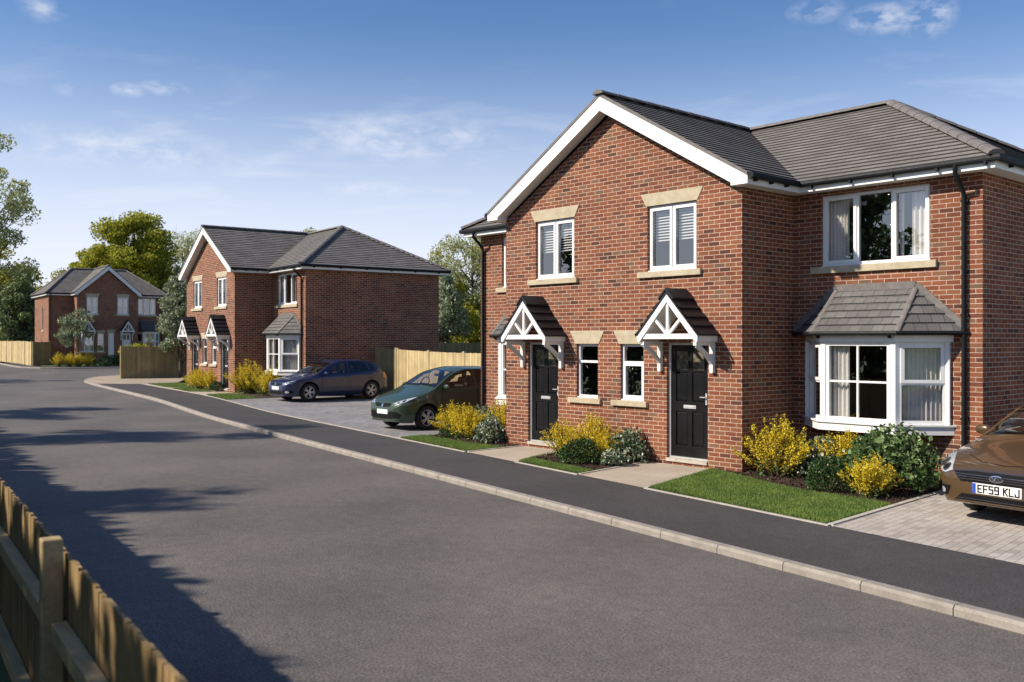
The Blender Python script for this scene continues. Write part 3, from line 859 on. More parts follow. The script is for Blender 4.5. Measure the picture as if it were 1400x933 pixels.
    gt.tube([(c + gh + g, -.27, gz_), (c + gh + g, SB - o - g, gz_), (xr + o + g, SB - o - g, gz_), (xr + o + g, DB + o + g, gz_)], g, 'black', 10)
    gl_ = MB()
    gl_.tube([(c - gh - g, -.27, gz_), (c - gh - g, SB - o - g, gz_), (xl - o - g, SB - o - g, gz_), (xl - o - g, DB + o + g, gz_)], g, 'black', 10)
    for x in np.arange(c + gh + .25, xr + o, .72):
        gt.box(x - .018, x + .018, SB - o - .075, SB - o - .001, gz_ - .085, gz_ - .03, 'black')
    for y in np.arange(-.1, SB - o - .1, .45):
        gt.box(c + gh + .001, c + gh + .075, y - .018, y + .018, gz_ - .085, gz_ - .03, 'black')
    for y in np.arange(SB + .2, DB, 1.1):
        gt.box(xr + o + .001, xr + o + .075, y - .018, y + .018, gz_ - .085, gz_ - .03, 'black')
    gt.build('gutter', H); gl_.build('gutter', H)
    for x in (xr - .26, xl + .14):
        dp = MB()
        dp.tube([(x, SB - o - g, gz_ - .03), (x, SB - o - g, gz_ - .16), (x, SB - .07, gz_ - .42), (x, SB - .055, gz_ - .50), (x, SB - .055, zb + .5)], .036, 'black', 10)
        for z in (4.35, 2.6, 1.0):
            dp.box(x - .055, x + .055, SB - .05, SB - .001, z - .02, z + .02, 'black')
        dp.build('downpipe', H, smooth=40)
    # ---- windows and doors
    F = T(0, 0, 0); Wg = T(0, SB, 0)
    for (a, b) in up:
        w = win(H, F, a, b, 3.46, 4.655, 2, sash=(0, 1), name='window')
        lintel(w, F, a - .02, b + .02, .13, 4.655, 4.885); sill(w, F, a - .20, b + .12, 3.35, 3.458)
        m_ = (a + b) / 2
        blind(w, F, a + .05, m_ - .03, 3.93, 4.60, .135); blind(w, F, m_ + .03, b - .05, 3.97, 4.60, .135)
    if not white:
        for i, (a, b) in enumerate(low):
            w = win(H, F, a, b, 1.09, 2.145, 1, sash=((0, 0),) if i == 1 else (), trans=1.80, name='window')
            lintel(w, F, a - .03, b + .03, .14, 2.145, 2.395)
            sill(w, F, a - .20, b + .10, .985, 1.088)
        for i, (a, b) in enumerate(drs):
            front_door(H, F, a, b, .12, 2.165, handed=1)
    else:
        w = win(H, F, -GW + .28, -GW + 1.62, .86, 2.14, 3, trans=1.6, name='window'); sill(w, F, -GW + .1, -GW + 1.75, .77, .858)
        curtain(w, F, -GW + .5, -GW + 1.5, .9, 2.1, .25)
        w = win(H, F, -GW + 1.98, -GW + 2.62, .86, 2.14, 1, trans=1.6, name='window'); lintel(w, F, -GW + 1.95, -GW + 2.65, .1, 2.145, 2.35); sill(w, F, -GW + 1.85, -GW + 2.75, .77, .858)
        dm = MB(F)
        dm.box(-GW + 3.02, -GW + 3.62, .06, .10, .10, 2.17, 'upvc')
        for z0, z1 in ((.25, 1.05), (1.2, 2.0)):
            dm.box(-GW + 3.12, -GW + 3.52, .052, .0595, z0, z1, 'upvc')
        lb = dm.build('side_door', H); lintel(lb, F, -GW + 2.99, -GW + 3.65, .1, 2.175, 2.38)
        a, b = drs[1]; front_door(H, F, a, b, .12, 2.165, white=True)
        sm_ = Matrix(((0, 1, 0, xl), (-1, 0, 0, DB), (0, 0, 1, 0), (0, 0, 0, 1)))
        w = win(H, sm_, 3.2, 3.75, 2.35, 4.0, 1, name='window'); sill(w, sm_, 3.1, 3.85, 2.25, 2.348)
        mbx = MB(sm_); mbx.box(DB - SB - .55, DB - SB - .2, -.16, -.001, .1, 1.25, 'redbrown'); mbx.build('meter_box', H)
    w = win(H, Wg, .54, 2.44, 3.48, 4.70, 3, sash=(0, 2), name='window'); sill(w, Wg, .36, 2.56, 3.36, 3.478)
    curtain(w, Wg, .58, .96, 3.5, 4.62, .19, waves=6); curtain(w, Wg, 2.06, 2.40, 3.5, 4.68, .19, waves=4); curtain(w, Wg, 1.86, 1.93, 3.5, 4.66, .19, waves=1)
    bay(H, 1.52, SB)
    if not white:
        w = win(H, Wg, -7.95, -6.35, 3.48, 4.70, 3, sash=(0, 2), name='window'); sill(w, Wg, -8.12, -6.2, 3.36, 3.478)
        bay(H, bl, SB, .36)
    for (a, b) in (drs if not white else [(-GW + .55, -GW + 1.45), drs[1]]):
        canopy(H, (a + b) / 2 + .0, -.001)
    return H

# ------------------------------------------------------------------ plants
def leaf_cards(C, size, rs, up=0.0, aspect=0.5, droop=0.0):
    """diamond leaves at the points C (n,3)"""
    n = len(C)
    d = rs.normal(size=(n, 3)); d[:, 2] += up; d /= np.linalg.norm(d, axis=1)[:, None] + 1e-9
    w = np.cross(d, rs.normal(size=(n, 3))); w /= np.linalg.norm(w, axis=1)[:, None] + 1e-9
    s = size * rs.uniform(0.6, 1.35, size=(n, 1))
    a = C - d * s * .5; b = C + d * s * .5
    m = C + d * s * .02
    return np.stack([a, m + w * s * aspect * .5, b, m - w * s * aspect * .5], axis=1)
def shell_points(n, rs, rad, inner=0.72, lump=0.12, seed=0, zmin=-0.2):
    """points in the outer layer of a lumpy dome (unit sphere scaled by rad)"""
    out = []
    ph = rs.uniform(0, 6.28, 6)
    while len(out) < n:
        d = rs.normal(size=3); d /= np.linalg.norm(d)
        if d[2] < zmin: continue
        l = 1 + lump * (math.sin(4 * d[0] + ph[0]) + math.sin(5 * d[1] + ph[1]) * math.cos(3 * d[2] + ph[2]) + .6 * math.sin(9 * d[0] * d[1] + ph[3]))
        r = l * rs.uniform(inner, 1.0) ** 0.7
        out.append(d * r)
    return np.array(out) * np.array(rad)
def forsythia(name, h, w, seed):
    """upright sprays crowded with small yellow blossom"""
    rs = np.random.RandomState(seed)
    root = empty(name)
    st = MB(); pts = []
    ns = 60
    for i in range(ns):
        a = rs.uniform(0, 2 * math.pi); lean = rs.uniform(0.05, 1.0)
        top = np.array([math.cos(a) * w * .5 * lean, math.sin(a) * w * .5 * lean, h * (1.05 - .55 * lean ** 1.5) * rs.uniform(.72, 1.08)])
        b = np.array([math.cos(a) * .07 * lean, math.sin(a) * .07 * lean, -0.02])
        mid = b * .5 + top * .5 + np.array([math.cos(a), math.sin(a), 0]) * w * .06 * lean + np.array([0, 0, h * .06])
        P = [(1 - t) ** 2 * b + 2 * t * (1 - t) * mid + t * t * top for t in np.linspace(0, 1, 6)]
        st.tube(P, [.009, .008, .007, .006, .004, .002], 'stem', 4, cap=False)
        m = 74
        for k in range(m):
            t = rs.uniform(.16, 1.0) ** .85
            q = (1 - t) ** 2 * b + 2 * t * (1 - t) * mid + t * t * top
            pts.append(q + rs.normal(size=3) * (.026 * (1.15 - .6 * t)))
        for s in range(4):                                 # side twigs
            t = rs.uniform(.3, .85); q = (1 - t) ** 2 * b + 2 * t * (1 - t) * mid + t * t * top
            dv = np.array([math.cos(a + rs.normal() * .9), math.sin(a + rs.normal() * .9), rs.uniform(.5, 1.6)]); dv *= rs.uniform(.08, .17) / np.linalg.norm(dv)
            for k in range(9):
                pts.append(q + dv * (k / 8) + rs.normal(size=3) * .012)
    st.build('stem', root)
    pts = np.array(pts)
    quads_obj('blossom', leaf_cards(pts, .030, rs, up=.9, aspect=.5), 'forsythia', root)
    g = shell_points(260, rs, (w * .30, w * .30, h * .42), inner=.3, zmin=0.0)
    quads_obj('leaves', leaf_cards(g, .05, rs, up=.3, aspect=.5), 'greenleaf', root)
    return root
def shrub(name, rad, n, size, mat, seed, lump=.12, inner=.5, aspect=.55, up=.25, core=True):
    """a leafy mound on short stems"""
    rs = np.random.RandomState(seed)
    root = empty(name)
    C = shell_points(n, rs, rad, inner, lump, zmin=-.35)
    C[:, 2] += rad[2] * .38
    C[:, 2] = np.abs(C[:, 2]) + .015
    quads_obj('leaves', leaf_cards(C, size, rs, up=up, aspect=aspect), mat, root)
    st = MB()
    for i in range(16):
        q = C[rs.randint(len(C))] * np.array([.85, .85, .9])
        st.tube([(q[0] * .06, q[1] * .06, -.02), tuple(q * np.array([.45, .45, .55])), tuple(q)], [.011, .008, .004], 'stem', 5, cap=False)
    st.build('stem', root)
    return root
def tree(name, h, crown, n_clump, leaves, lsize, mat, seed, clump_r=.9, trunk_r=.2, z_lo=.3, sparse=False, narrow=1.0, aspect=.6):
    """tapered trunk, limbs that reach to leaf clumps spread through the crown's volume"""
    rs = np.random.RandomState(seed)
    root = empty(name)
    tk = MB()
    hz = h * .86
    P = []
    dx = rs.normal(size=2) * .02 * h
    for i in range(9):
        t = i / 8
        P.append((dx[0] * math.sin(t * 2.2) + rs.normal() * .006 * h * t, dx[1] * math.sin(t * 1.7) + rs.normal() * .006 * h * t, -.3 + (hz + .3) * t))
    tk.tube(P, [trunk_r * (1.25 if i == 0 else 1 - .9 * i / 8) for i in range(9)], 'bark', 8)
    pts = []
    rx, rz = crown, h * (1 - z_lo) * .5
    zc = h * z_lo + rz
    for c in range(n_clump):
        while True:
            d = rs.uniform(-1, 1, 3)
            r2 = np.linalg.norm(d)
            if r2 < 1 and r2 > (.25 if not sparse else .35): break
        prof = 1.0 if narrow == 1.0 else max(.22, 1 - .75 * (d[2] * .5 + .5) ** narrow)
        q = np.array([d[0] * rx * prof, d[1] * rx * prof, zc + d[2] * rz])
        zt0 = min(max(q[2] - rs.uniform(.12, .3) * h, h * .12), hz * .95)
        f = (zt0 + .3) / (hz + .3) * 8; i0 = min(int(f), 7); k = f - i0
        b = np.array(P[i0]) * (1 - k) + np.array(P[i0 + 1]) * k
        mid = b * .45 + q * .55 + np.array([0, 0, -.04 * h]) + rs.normal(size=3) * .02 * h
        rad = max(.012, trunk_r * .34 * (1 - zt0 / h * .6))
        Q = [tuple((1 - t) ** 2 * b + 2 * t * (1 - t) * mid + t * t * q) for t in np.linspace(0, 1, 6)]
        tk.tube(Q, [rad * (1 - .82 * t) for t in np.linspace(0, 1, 6)], 'bark', 5, cap=False)
        for s in range(3):
            e = q + rs.normal(size=3) * clump_r * .45
            tk.tube([Q[4], tuple((np.array(Q[4]) + e) / 2 + rs.normal(size=3) * .08), tuple(e)], [rad * .3, rad * .2, rad * .08], 'bark', 4, cap=False)
        cr = clump_r * rs.uniform(.6, 1.25)
        u = rs.normal(size=(leaves, 3)); u /= np.linalg.norm(u, axis=1)[:, None]
        u *= cr * rs.uniform(.25, 1, size=(leaves, 1)) ** .6 * np.array([1, 1, .72])
        pts.append(q + u + np.array([0, 0, -.0]))
    tk.build('trunk', root, smooth=60)
    quads_obj('crown', leaf_cards(np.concatenate(pts), lsize, rs, up=.0, aspect=aspect), mat, root)
    return root

# ------------------------------------------------------------------ cars
def interp(tab):
    X = [p[0] for p in tab]; Y = [p[1] for p in tab]; n = len(X)
    d = [(Y[i + 1] - Y[i]) / (X[i + 1] - X[i]) for i in range(n - 1)]
    m = [d[0]] + [0 if d[i - 1] * d[i] <= 0 else 2 * d[i - 1] * d[i] / (d[i - 1] + d[i]) for i in range(1, n - 1)] + [d[-1]]
    def f(x):
        if x <= X[0]: return Y[0]
        if x >= X[-1]: return Y[-1]
        i = 0
        while x > X[i + 1]: i += 1
        hh = X[i + 1] - X[i]; t = (x - X[i]) / hh
        return (2 * t ** 3 - 3 * t * t + 1) * Y[i] + (t ** 3 - 2 * t * t + t) * hh * m[i] + (-2 * t ** 3 + 3 * t * t) * Y[i + 1] + (t ** 3 - t * t) * hh * m[i + 1]
    return f
class CarShape:
    def __init__(s, top, belt, plan, under, L, W, tumble, wheels, wr, crown=.06):
        s.T = interp(top); s.B = interp(belt); s.P = interp(plan); s.U = interp(under)
        s.L, s.W, s.tumble, s.wheels, s.wr, s.cr = L, W, tumble, wheels, wr, crown
    def E(s, y):
        return s.T(y) - s.cr
    def X(s, y, z):
        b = min(s.B(y), s.E(y))
        zz = min(z, b)
        f = 1 - .055 * ((zz - .60) / .40) ** 2
        if zz < .34: f -= .10 * ((.34 - zz) / .2) ** 2
        # a crease under the shoulder
        f += .012 * math.exp(-((zz - (b - .10)) / .035) ** 2)
        x = s.P(y) * f
        if z > b: x -= (z - b) * s.tumble + .012 * min(1, (z - b) / .02)
        return max(x, .02)
    def top(s, y, x):
        e = s.E(y); w = s.X(y, e)
        return e + s.cr * (1 - min(1, abs(x) / w) ** 2.6)
    def under(s, y):
        z = s.U(y); arch = None
        for c in s.wheels:
            r = s.wr + .055
            if abs(y - c) < r:
                arch = s.wr + math.sqrt(r * r - (y - c) ** 2)
        return max(z, arch) if arch else z
    def front(s, x, z):
        def inside(y):
            return abs(x) <= s.X(y, z) and s.U(y) <= z <= s.top(y, x)
        a, b = 0.0, None
        y = 0.0
        while y < 1.6:
            if inside(y): b = y; break
            y += .02
        if b is None: return 1.6
        a = max(0, b - .02)
        for _ in range(10):
            m = (a + b) / 2
            if inside(m): b = m
            else: a = m
        return b
    def body(s, mat, name, parent, wins=(), screens=()):
        ys = set(.5 * np.linspace(0, 1, 44) ** 1.8) | set(np.linspace(.5, s.L - .4, 70)) | set(np.linspace(s.L - .4, s.L, 14))
        for c in s.wheels:
            r = s.wr + .055
            for k in range(25):
                ys.add(c - (r - 1e-4) * math.cos(math.pi * k / 24))
            ys.add(c - r - .001); ys.add(c + r + .001)
        ys = sorted(ys)
        S = []
        NS, NT = 22, 9
        for y in ys:
            zb = s.under(y); e = s.E(y); b = min(s.B(y), e)
            pts = [(0, zb), (s.X(y, max(zb, .2)) * .55, zb), (s.X(y, max(zb, .2)) * .93, zb)]
            if zb < b - .01:
                zs = list(np.linspace(zb, b, NS - 10)) + list(np.linspace(b, e, 11))[1:]
            else:
                zs = list(np.linspace(zb, max(e, zb + .01), NS))
            for z in zs: pts.append((s.X(y, z), z))
            w = s.X(y, e)
            for k in range(1, NT + 1):
                v = math.sin(math.pi / 2 * k / NT)
                x = w * (1 - v); pts.append((x, s.top(y, x)))
            S.append(pts)
        v = []; f = []; n = len(S[0]); m = 2 * n - 2
        for y, pts in zip(ys, S):
            ring = [(x, y, z) for x, z in pts] + [(-x, y, z) for x, z in pts[-2:0:-1]]
            v += ring
        for i in range(len(ys) - 1):
            for k in range(m):
                k2 = (k + 1) % m
                q = (i * m + k, i * m + k2, (i + 1) * m + k2, (i + 1) * m + k)
                C = [v[j] for j in q]
                if any(all(in_poly(c[1], c[2], W) for c in C) for W in wins): continue
                if min(c[2] for c in C) > .8 and any(all(y0 < c[1] < y1 and abs(c[0]) < s.X(c[1], s.E(c[1])) - .09 and c[2] > s.E(c[1]) for c in C) for y0, y1 in screens): continue
                f.append(q)
        f.append(tuple(range(m))[::-1]); f.append(tuple((len(ys) - 1) * m + k for k in range(m)))
        mb = MB(); mb.v = v; mb.f = f; mb.mi = [mb.mat(mat)] * len(f); mb.uv = [(0, 0)] * sum(len(q) for q in f)
        return mb.build(name, parent, smooth=38)
    def patch(s, poly, kind, off, mat, name, parent, step=.035, mirror=False, side=1, thick=0.0):
        """a polygon laid on the body: kind 'side' (y,z), 'front' (x,z), 'top' (x,y)"""
        me = bpy.data.meshes.new(name); bm = bmesh.new()
        bm.faces.new([bm.verts.new((a, b, 0)) for a, b in poly])
        for ax in (0, 1):
            lo = min(p[ax] for p in poly); hi = max(p[ax] for p in poly); q = math.ceil(lo / step) * step
            while q < hi:
                no = (1, 0, 0) if ax == 0 else (0, 1, 0); co = (q, 0, 0) if ax == 0 else (0, q, 0)
                bmesh.ops.bisect_plane(bm, geom=bm.verts[:] + bm.edges[:] + bm.faces[:], plane_co=co, plane_no=no, dist=1e-5); q += step
        if mirror:
            for w in bm.verts: w.co.x *= 1
        for w in bm.verts:
            a, b = w.co.x, w.co.y
            if kind == 'side':
                w.co = (side * (s.X(a, b) + off), a, b)
            elif kind == 'front':
                w.co = (a, s.front(a, b) - off, b)
            elif kind == 'top':
                w.co = (a, b, s.top(b, a) + off)
        bmesh.ops.recalc_face_normals(bm, faces=bm.faces)
        c = Vector((0, s.L * .5, .55))
        if bm.faces:
            q = max(bm.faces, key=lambda F: F.calc_area())
            if q.normal.dot(q.calc_center_median() - c) < 0:
                bmesh.ops.reverse_faces(bm, faces=bm.faces)
        bm.to_mesh(me); bm.free()
        me.polygons.foreach_set('use_smooth', [True] * len(me.polygons))
        me.materials.append(M[mat])
        o = bpy.data.objects.new(name, me); COL.objects.link(o); o.parent = parent
        return o
def shrink(P, k):
    a = sum(p[0] for p in P) / len(P); b = sum(p[1] for p in P) / len(P)
    return [(a + (x - a) * k, b + (y - b) * k) for x, y in P]
def in_poly(x, y, P):
    c = False
    for i in range(len(P)):
        a, b = P[i], P[i - 1]
        if (a[1] > y) != (b[1] > y) and x < (b[0] - a[0]) * (y - a[1]) / (b[1] - a[1]) + a[0]: c = not c
    return c
def ell(cx_, cz, a, b, n=20):
    return [(cx_ + a * math.cos(2 * math.pi * k / n), cz + b * math.sin(2 * math.pi * k / n)) for k in range(n)]
def wheel(parent, x, y, r, side, spokes=10):
    w = .20
    t = MB(); c = (x, y, r)
    s = side
    t.lathe([(r * .66, -w / 2), (r * .90, -w / 2), (r * .985, -w / 2 + .03), (r, -w / 4), (r, w / 4), (r * .985, w / 2 - .03), (r * .90, w / 2), (r * .66, w / 2), (r * .64, w / 2 - .03)], 'tyre', 32, c)
    o = t.build('wheel', parent, smooth=40)
    q = MB(); f = x + s * (w / 2)
    R = r * .67
    q.lathe([(R, s * (w / 2 - .005)), (R * .93, s * (w / 2 - .008)), (R * .90, s * (w / 2 - .05)), (R * .88, -s * (w / 2))], 'alloy', 32, c)
    for k in range(spokes):
        a = 2 * math.pi * (k // 2) / (spokes / 2) + (.17 if k % 2 else -.17)
        ca, sa = math.cos(a), math.sin(a)
        q.bar((f - s * .025, y + ca * .04, r + sa * .04), (f - s * .016, y + ca * R * .92, r + sa * R * .92), .03, .022, 'alloy', up=(1, 0, 0))
    q.lathe([(.058, s * (w / 2 - .035)), (.055, s * (w / 2 - .012)), (.02, s * (w / 2 - .008)), (.001, s * (w / 2 - .008))], 'alloy', 16, c)
    q.lathe([(R * .86, s * (w / 2 - .07)), (.001, s * (w / 2 - .07))], 'trim', 24, c)
    q.build('rim', o, smooth=40)
    return o
def mirror_part(parent, x, y, z, side, mat):
    mb = MB(); s = side
    pr = [(0.005, -.11), (.045, -.10), (.066, -.06), (.074, 0), (.070, .05), (.055, .085), (.02, .10), (.001, .10)]
    n = 14
    base = Vector((x + s * .13, y, z))
    prof = []
    mb.M = Matrix.Translation(base) @ Matrix.Diagonal((1, .62, .92, 1))
    mb.lathe([(r, a) for r, a in pr], mat, n, (0, 0, 0), 'x')
    mb.M = Matrix()
    mb.bar((x - s * .02, y, z - .05), (x + s * .09, y, z - .04), .05, .03, 'trim')
    mb.build('wing_mirror', parent, smooth=60)
def text_obj(name, txt, size, mat, parent, Mx, bold=0.0, sx=1.0):
    cu = bpy.data.curves.new(name + '_curve', 'FONT'); cu.body = txt; cu.size = size; cu.align_x = 'LEFT'; cu.align_y = 'CENTER'
    cu.offset = bold; cu.extrude = 0.001; cu.space_character = 1.05
    tmp = bpy.data.objects.new(name + '_tmp', cu); COL.objects.link(tmp)
    dg = bpy.context.evaluated_depsgraph_get()
    me = bpy.data.meshes.new_from_object(tmp.evaluated_get(dg))
    bpy.data.objects.remove(tmp); bpy.data.curves.remove(cu)
    me.transform(Matrix.Diagonal((sx, 1, 1, 1))); me.transform(Mx)
    me.materials.clear(); me.materials.append(M[mat])
    o = bpy.data.objects.new(name, me); COL.objects.link(o); o.parent = parent
    return o

# ------------------------------------------------------------------ the three cars
def rect(a0, a1, b0, b1):
    return [(a0, b0), (a1, b0), (a1, b1), (a0, b1)]
def mir(P):
    return [(-a, b) for a, b in P][::-1]
def make_car(label, paint, S, spec, loc, rz, group=None):
    root = empty('parked_car', loc, rz)
    tag(root, label, 'car', group)
    y0, y1 = spec['screen']
    body = S.body(paint, 'body', root, [shrink(P, .97) for P in spec['side_windows']], [(y0 + .03, y1 - .02)])
    # cabin: tub, dashboard, steering wheel, seats
    it = MB(); yf = y0 + .12; yr = S.L - .75; wi = S.W * .78
    it.box(-wi, wi, yf, yr, .30, .36, 'seat'); it.box(-wi, wi, y0 - .05, y0 + .30, .36, S.T(y0) - .10, 'trim'); it.box(-wi, wi, yr - .05, yr, .36, .95, 'seat')
    for sx in (-1, 1):
        it.box(min(sx * wi, sx * (wi + .03)), max(sx * wi, sx * (wi + .03)), yf, yr, .36, S.B(1.8) - .06, 'seat')
    it.build('cabin_lining', root)
    def seat(x, y, w):
        mb = MB()
        mb.hexa([(x - w, y - .48, .36), (x + w, y - .48, .36), (x + w, y, .36), (x - w, y, .36), (x - w, y - .48, .56), (x + w, y - .48, .56), (x + w, y, .52), (x - w, y, .52)], 'seat')
        mb.hexa([(x - w, y - .10, .53), (x + w, y - .10, .53), (x + w, y + .06, .53), (x - w, y + .06, .53), (x - w * .8, y + .10, 1.08), (x + w * .8, y + .10, 1.08), (x + w * .8, y + .19, 1.08), (x - w * .8, y + .19, 1.08)], 'seat')
        for hx in ((x,) if w < .4 else (x - .4, x + .4)):
            mb.hexa([(hx - .12, y + .10, 1.11), (hx + .12, y + .10, 1.11), (hx + .12, y + .19, 1.11), (hx - .12, y + .19, 1.11), (hx - .10, y + .13, 1.27), (hx + .10, y + .13, 1.27), (hx + .10, y + .20, 1.27), (hx - .10, y + .20, 1.27)], 'seat')
        mb.build('seat', root, bevel=.025)
    ys = y1 + .28
    seat(-.36, ys, .24); seat(.36, ys, .24); seat(0, ys + .85, .62)
    sw = MB(); cy0, cz0 = y0 + .48, S.T(y0) + .0
    sw.tube([(-.36 + .18 * math.cos(t), cy0 + .07 * math.sin(t), cz0 + .17 * math.sin(t)) for t in np.linspace(0, 2 * math.pi, 21)], .014, 'trim', 6, cap=False)
    sw.bar((-.36, cy0, cz0), (-.36, cy0 - .2, cz0 - .10), .05, .05, 'trim'); sw.bar((-.53, cy0, cz0), (-.19, cy0, cz0), .03, .03, 'trim'); sw.build('steering_wheel', root)
    mr = MB(); mr.box(-.10, .10, y1 - .07, y1 - .04, S.T(y1) - .16, S.T(y1) - .10, 'trim'); mr.build('rear_view_mirror', root)
    for side in (1, -1):
        for i, y in enumerate(S.wheels):
            wheel(root, side * (S.P(y) * .985 - .11), y, S.wr, side, spec.get('spokes', 10))
        for P in spec['side_windows']:
            g = S.patch(P, 'side', .005, 'carglass', 'side_window', root, side=side)
            Q = shrink(P, .87)
            rg = S.patch(P + [P[0]] + [Q[0]] + Q[:0:-1], 'side', .0035, 'trim', 'window_seal', g, side=side) if False else None
            for i in range(len(P)):
                j = (i + 1) % len(P)
                S.patch([P[i], P[j], Q[j], Q[i]], 'side', .0035, 'trim', 'window_seal', g, side=side)
        for P in spec.get('side_trim', []):
            S.patch(P, 'side', .0025, 'trim', 'door_seam', root, side=side)
        for P in spec.get('handles', []):
            S.patch(P, 'side', .018, paint, 'door_handle', root, side=side)
        for P in spec.get('tail', []):
            S.patch(P, 'side', .006, 'red', 'tail_light', root, side=side)
        y, z = spec['mirror']
        mirror_part(root, side * S.X(y, z), y, z, side, paint)
        f = (lambda P: P) if side > 0 else mir
        h = S.patch(f(spec['headlight']), 'front', .004, 'lamp', 'headlight', root)
        for (x, z, r, mt) in spec.get('bulbs', []):
            S.patch(ell(side * x, z, r, r * .9), 'front', .008, mt, 'lamp_lens', h, step=.02)
        for P, mt in spec.get('front_side', []):
            S.patch(f(P), 'front', .006, mt, 'bumper_recess', root, step=.02)
        for (x, z, a, b) in spec.get('fog', []):
            S.patch(ell(side * x, z, a, b), 'front', .009, 'lamp', 'fog_light', root, step=.02)
    P = []; Q = []
    for k in range(13):
        y = y0 + (y1 - y0) * k / 12; w = S.X(y, S.E(y)) - .055
        P.append((w, y)); Q.append((-w, y))
    ws = S.patch(P + Q[::-1], 'top', .005, 'carglass', 'windscreen', root)
    for A in (P, Q):
        B = [(x * .88, y) for x, y in A]
        for i in range(12):
            S.patch([A[i], A[i + 1], B[i + 1], B[i]], 'top', .0035, 'trim', 'screen_seal', ws)
    for a, b in ((y0, y0 + .06), (y1 - .05, y1)):
        w = S.X(a, S.E(a)) - .07; w2 = S.X(b, S.E(b)) - .07
        S.patch([(-w, a), (w, a), (w2, b), (-w2, b)], 'top', .004, 'trim', 'screen_seal', ws)
    for k, (a, b) in enumerate(spec.get('wipers', [])):
        mb = MB(); pts = []
        for t in np.linspace(0, 1, 6):
            x = a[0] + (b[0] - a[0]) * t; y = a[1] + (b[1] - a[1]) * t; pts.append((x, y, S.top(y, x) + .018))
        mb.tube(pts, .009, 'trim', 5); mb.build('wiper', root)
    for nm, P, mt, off in spec['front']:
        S.patch(P, 'front', off, mt, nm, root)
    if spec.get('seam'):
        for P in spec['seam']:
            S.patch(P, 'top', .002, 'trim', 'bonnet_seam', root)
    return root

# brown saloon on the right-hand drive
SB_ = CarShape(top=[(0, .575), (.03, .63), (.12, .685), (.3, .755), (.6, .84), (.95, .925), (1.08, .98), (1.2, 1.05), (1.85, 1.41), (2.4, 1.49), (3.1, 1.47), (3.65, 1.34), (4.15, 1.06), (4.5, 1.0), (4.62, .9)],
               belt=[(0, .50), (.12, .60), (.3, .70), (.8, .82), (1.2, .91), (2.5, .95), (4, .99), (4.62, .9)],
               plan=[(0, .56), (.03, .66), (.10, .765), (.24, .845), (.5, .895), (.9, .918), (3.6, .92), (4.3, .85), (4.62, .72)],
               under=[(0, .25), (.06, .22), (.2, .195), (1, .19), (4.2, .2), (4.62, .32)], L=4.62, W=.92, tumble=.50, wheels=(.93, 3.68), wr=.325)
spec_b = dict(side_windows=[[(1.38, .975), (1.95, 1.31), (2.25, 1.40), (2.48, 1.41), (2.50, .99)], [(2.58, .99), (2.57, 1.41), (3.0, 1.39), (3.4, 1.27), (3.6, 1.03)]],
              side_trim=[rect(1.30, 1.312, .33, .86), rect(2.535, 2.547, .33, .93)], handles=[rect(2.30, 2.48, .83, .86), rect(3.2, 3.36, .85, .88)],
              mirror=(1.36, 1.01), headlight=[(.585, .61), (.68, .57), (.79, .58), (.855, .65), (.88, .755), (.82, .775), (.68, .705)], bulbs=[(.705, .632, .050, 'lampdark'), (.80, .675, .054, 'lampdark'), (.705, .632, .030, 'chrome'), (.80, .675, .034, 'chrome')],
              front_side=[([(.585, .42), (.64, .295), (.79, .29), (.835, .36), (.79, .415)], 'trim')], fog=[(.725, .35, .055, .036)],
              screen=(1.13, 1.84), wipers=[((-.55, 1.15), (.1, 1.09)), ((.05, 1.16), (.6, 1.13))],
              front=[('grille', [(-.56, .60), (-.45, .49), (.45, .49), (.56, .60), (.30, .622), (-.30, .622)], 'trim', .004),
                     ('lower_grille', [(-.55, .24), (-.44, .345), (.44, .345), (.55, .24)], 'trim', .004),
                     ('grille_bar', rect(-.48, .48, .520, .528), 'lampdark', .009), ('grille_bar', rect(-.50, .50, .548, .556), 'lampdark', .009), ('grille_bar', rect(-.53, .53, .576, .584), 'lampdark', .009),
                     ('grille_bar', rect(-.50, .50, .285, .293), 'lampdark', .011),
                     ('grille_trim', [(-.575, .603), (-.30, .624), (.30, .624), (.575, .603), (.57, .614), (.30, .640), (-.30, .640), (-.57, .614)], 'lampdark', .010)],
              seam=[[(-.60, .42), (-.30, .20), (0, .155), (.30, .20), (.60, .42), (.60, .432), (.30, .212), (0, .167), (-.30, .212), (-.60, .432)]])
CAR_B = make_car('bronze brown saloon with white number plate on the block paved drive at the right', 'paintbrown', SB_, spec_b, (4.72, -1.62, .006), R_(-8))
def front_frame(S, x, z, off):
    """matrix that stands text or badges on the nose of a car, facing forward"""
    y = S.front(x, z) - off; e = .02
    dx = Vector((2 * e, S.front(x + e, z) - S.front(x - e, z), 0)).normalized()
    dz = Vector((0, S.front(x, z + e) - S.front(x, z - e), 2 * e)).normalized()
    n = dx.cross(dz).normalized()
    dz = n.cross(dx)
    return Matrix(((dx.x, dz.x, n.x, x), (dx.y, dz.y, n.y, y), (dx.z, dz.z, n.z, z), (0, 0, 0, 1)))
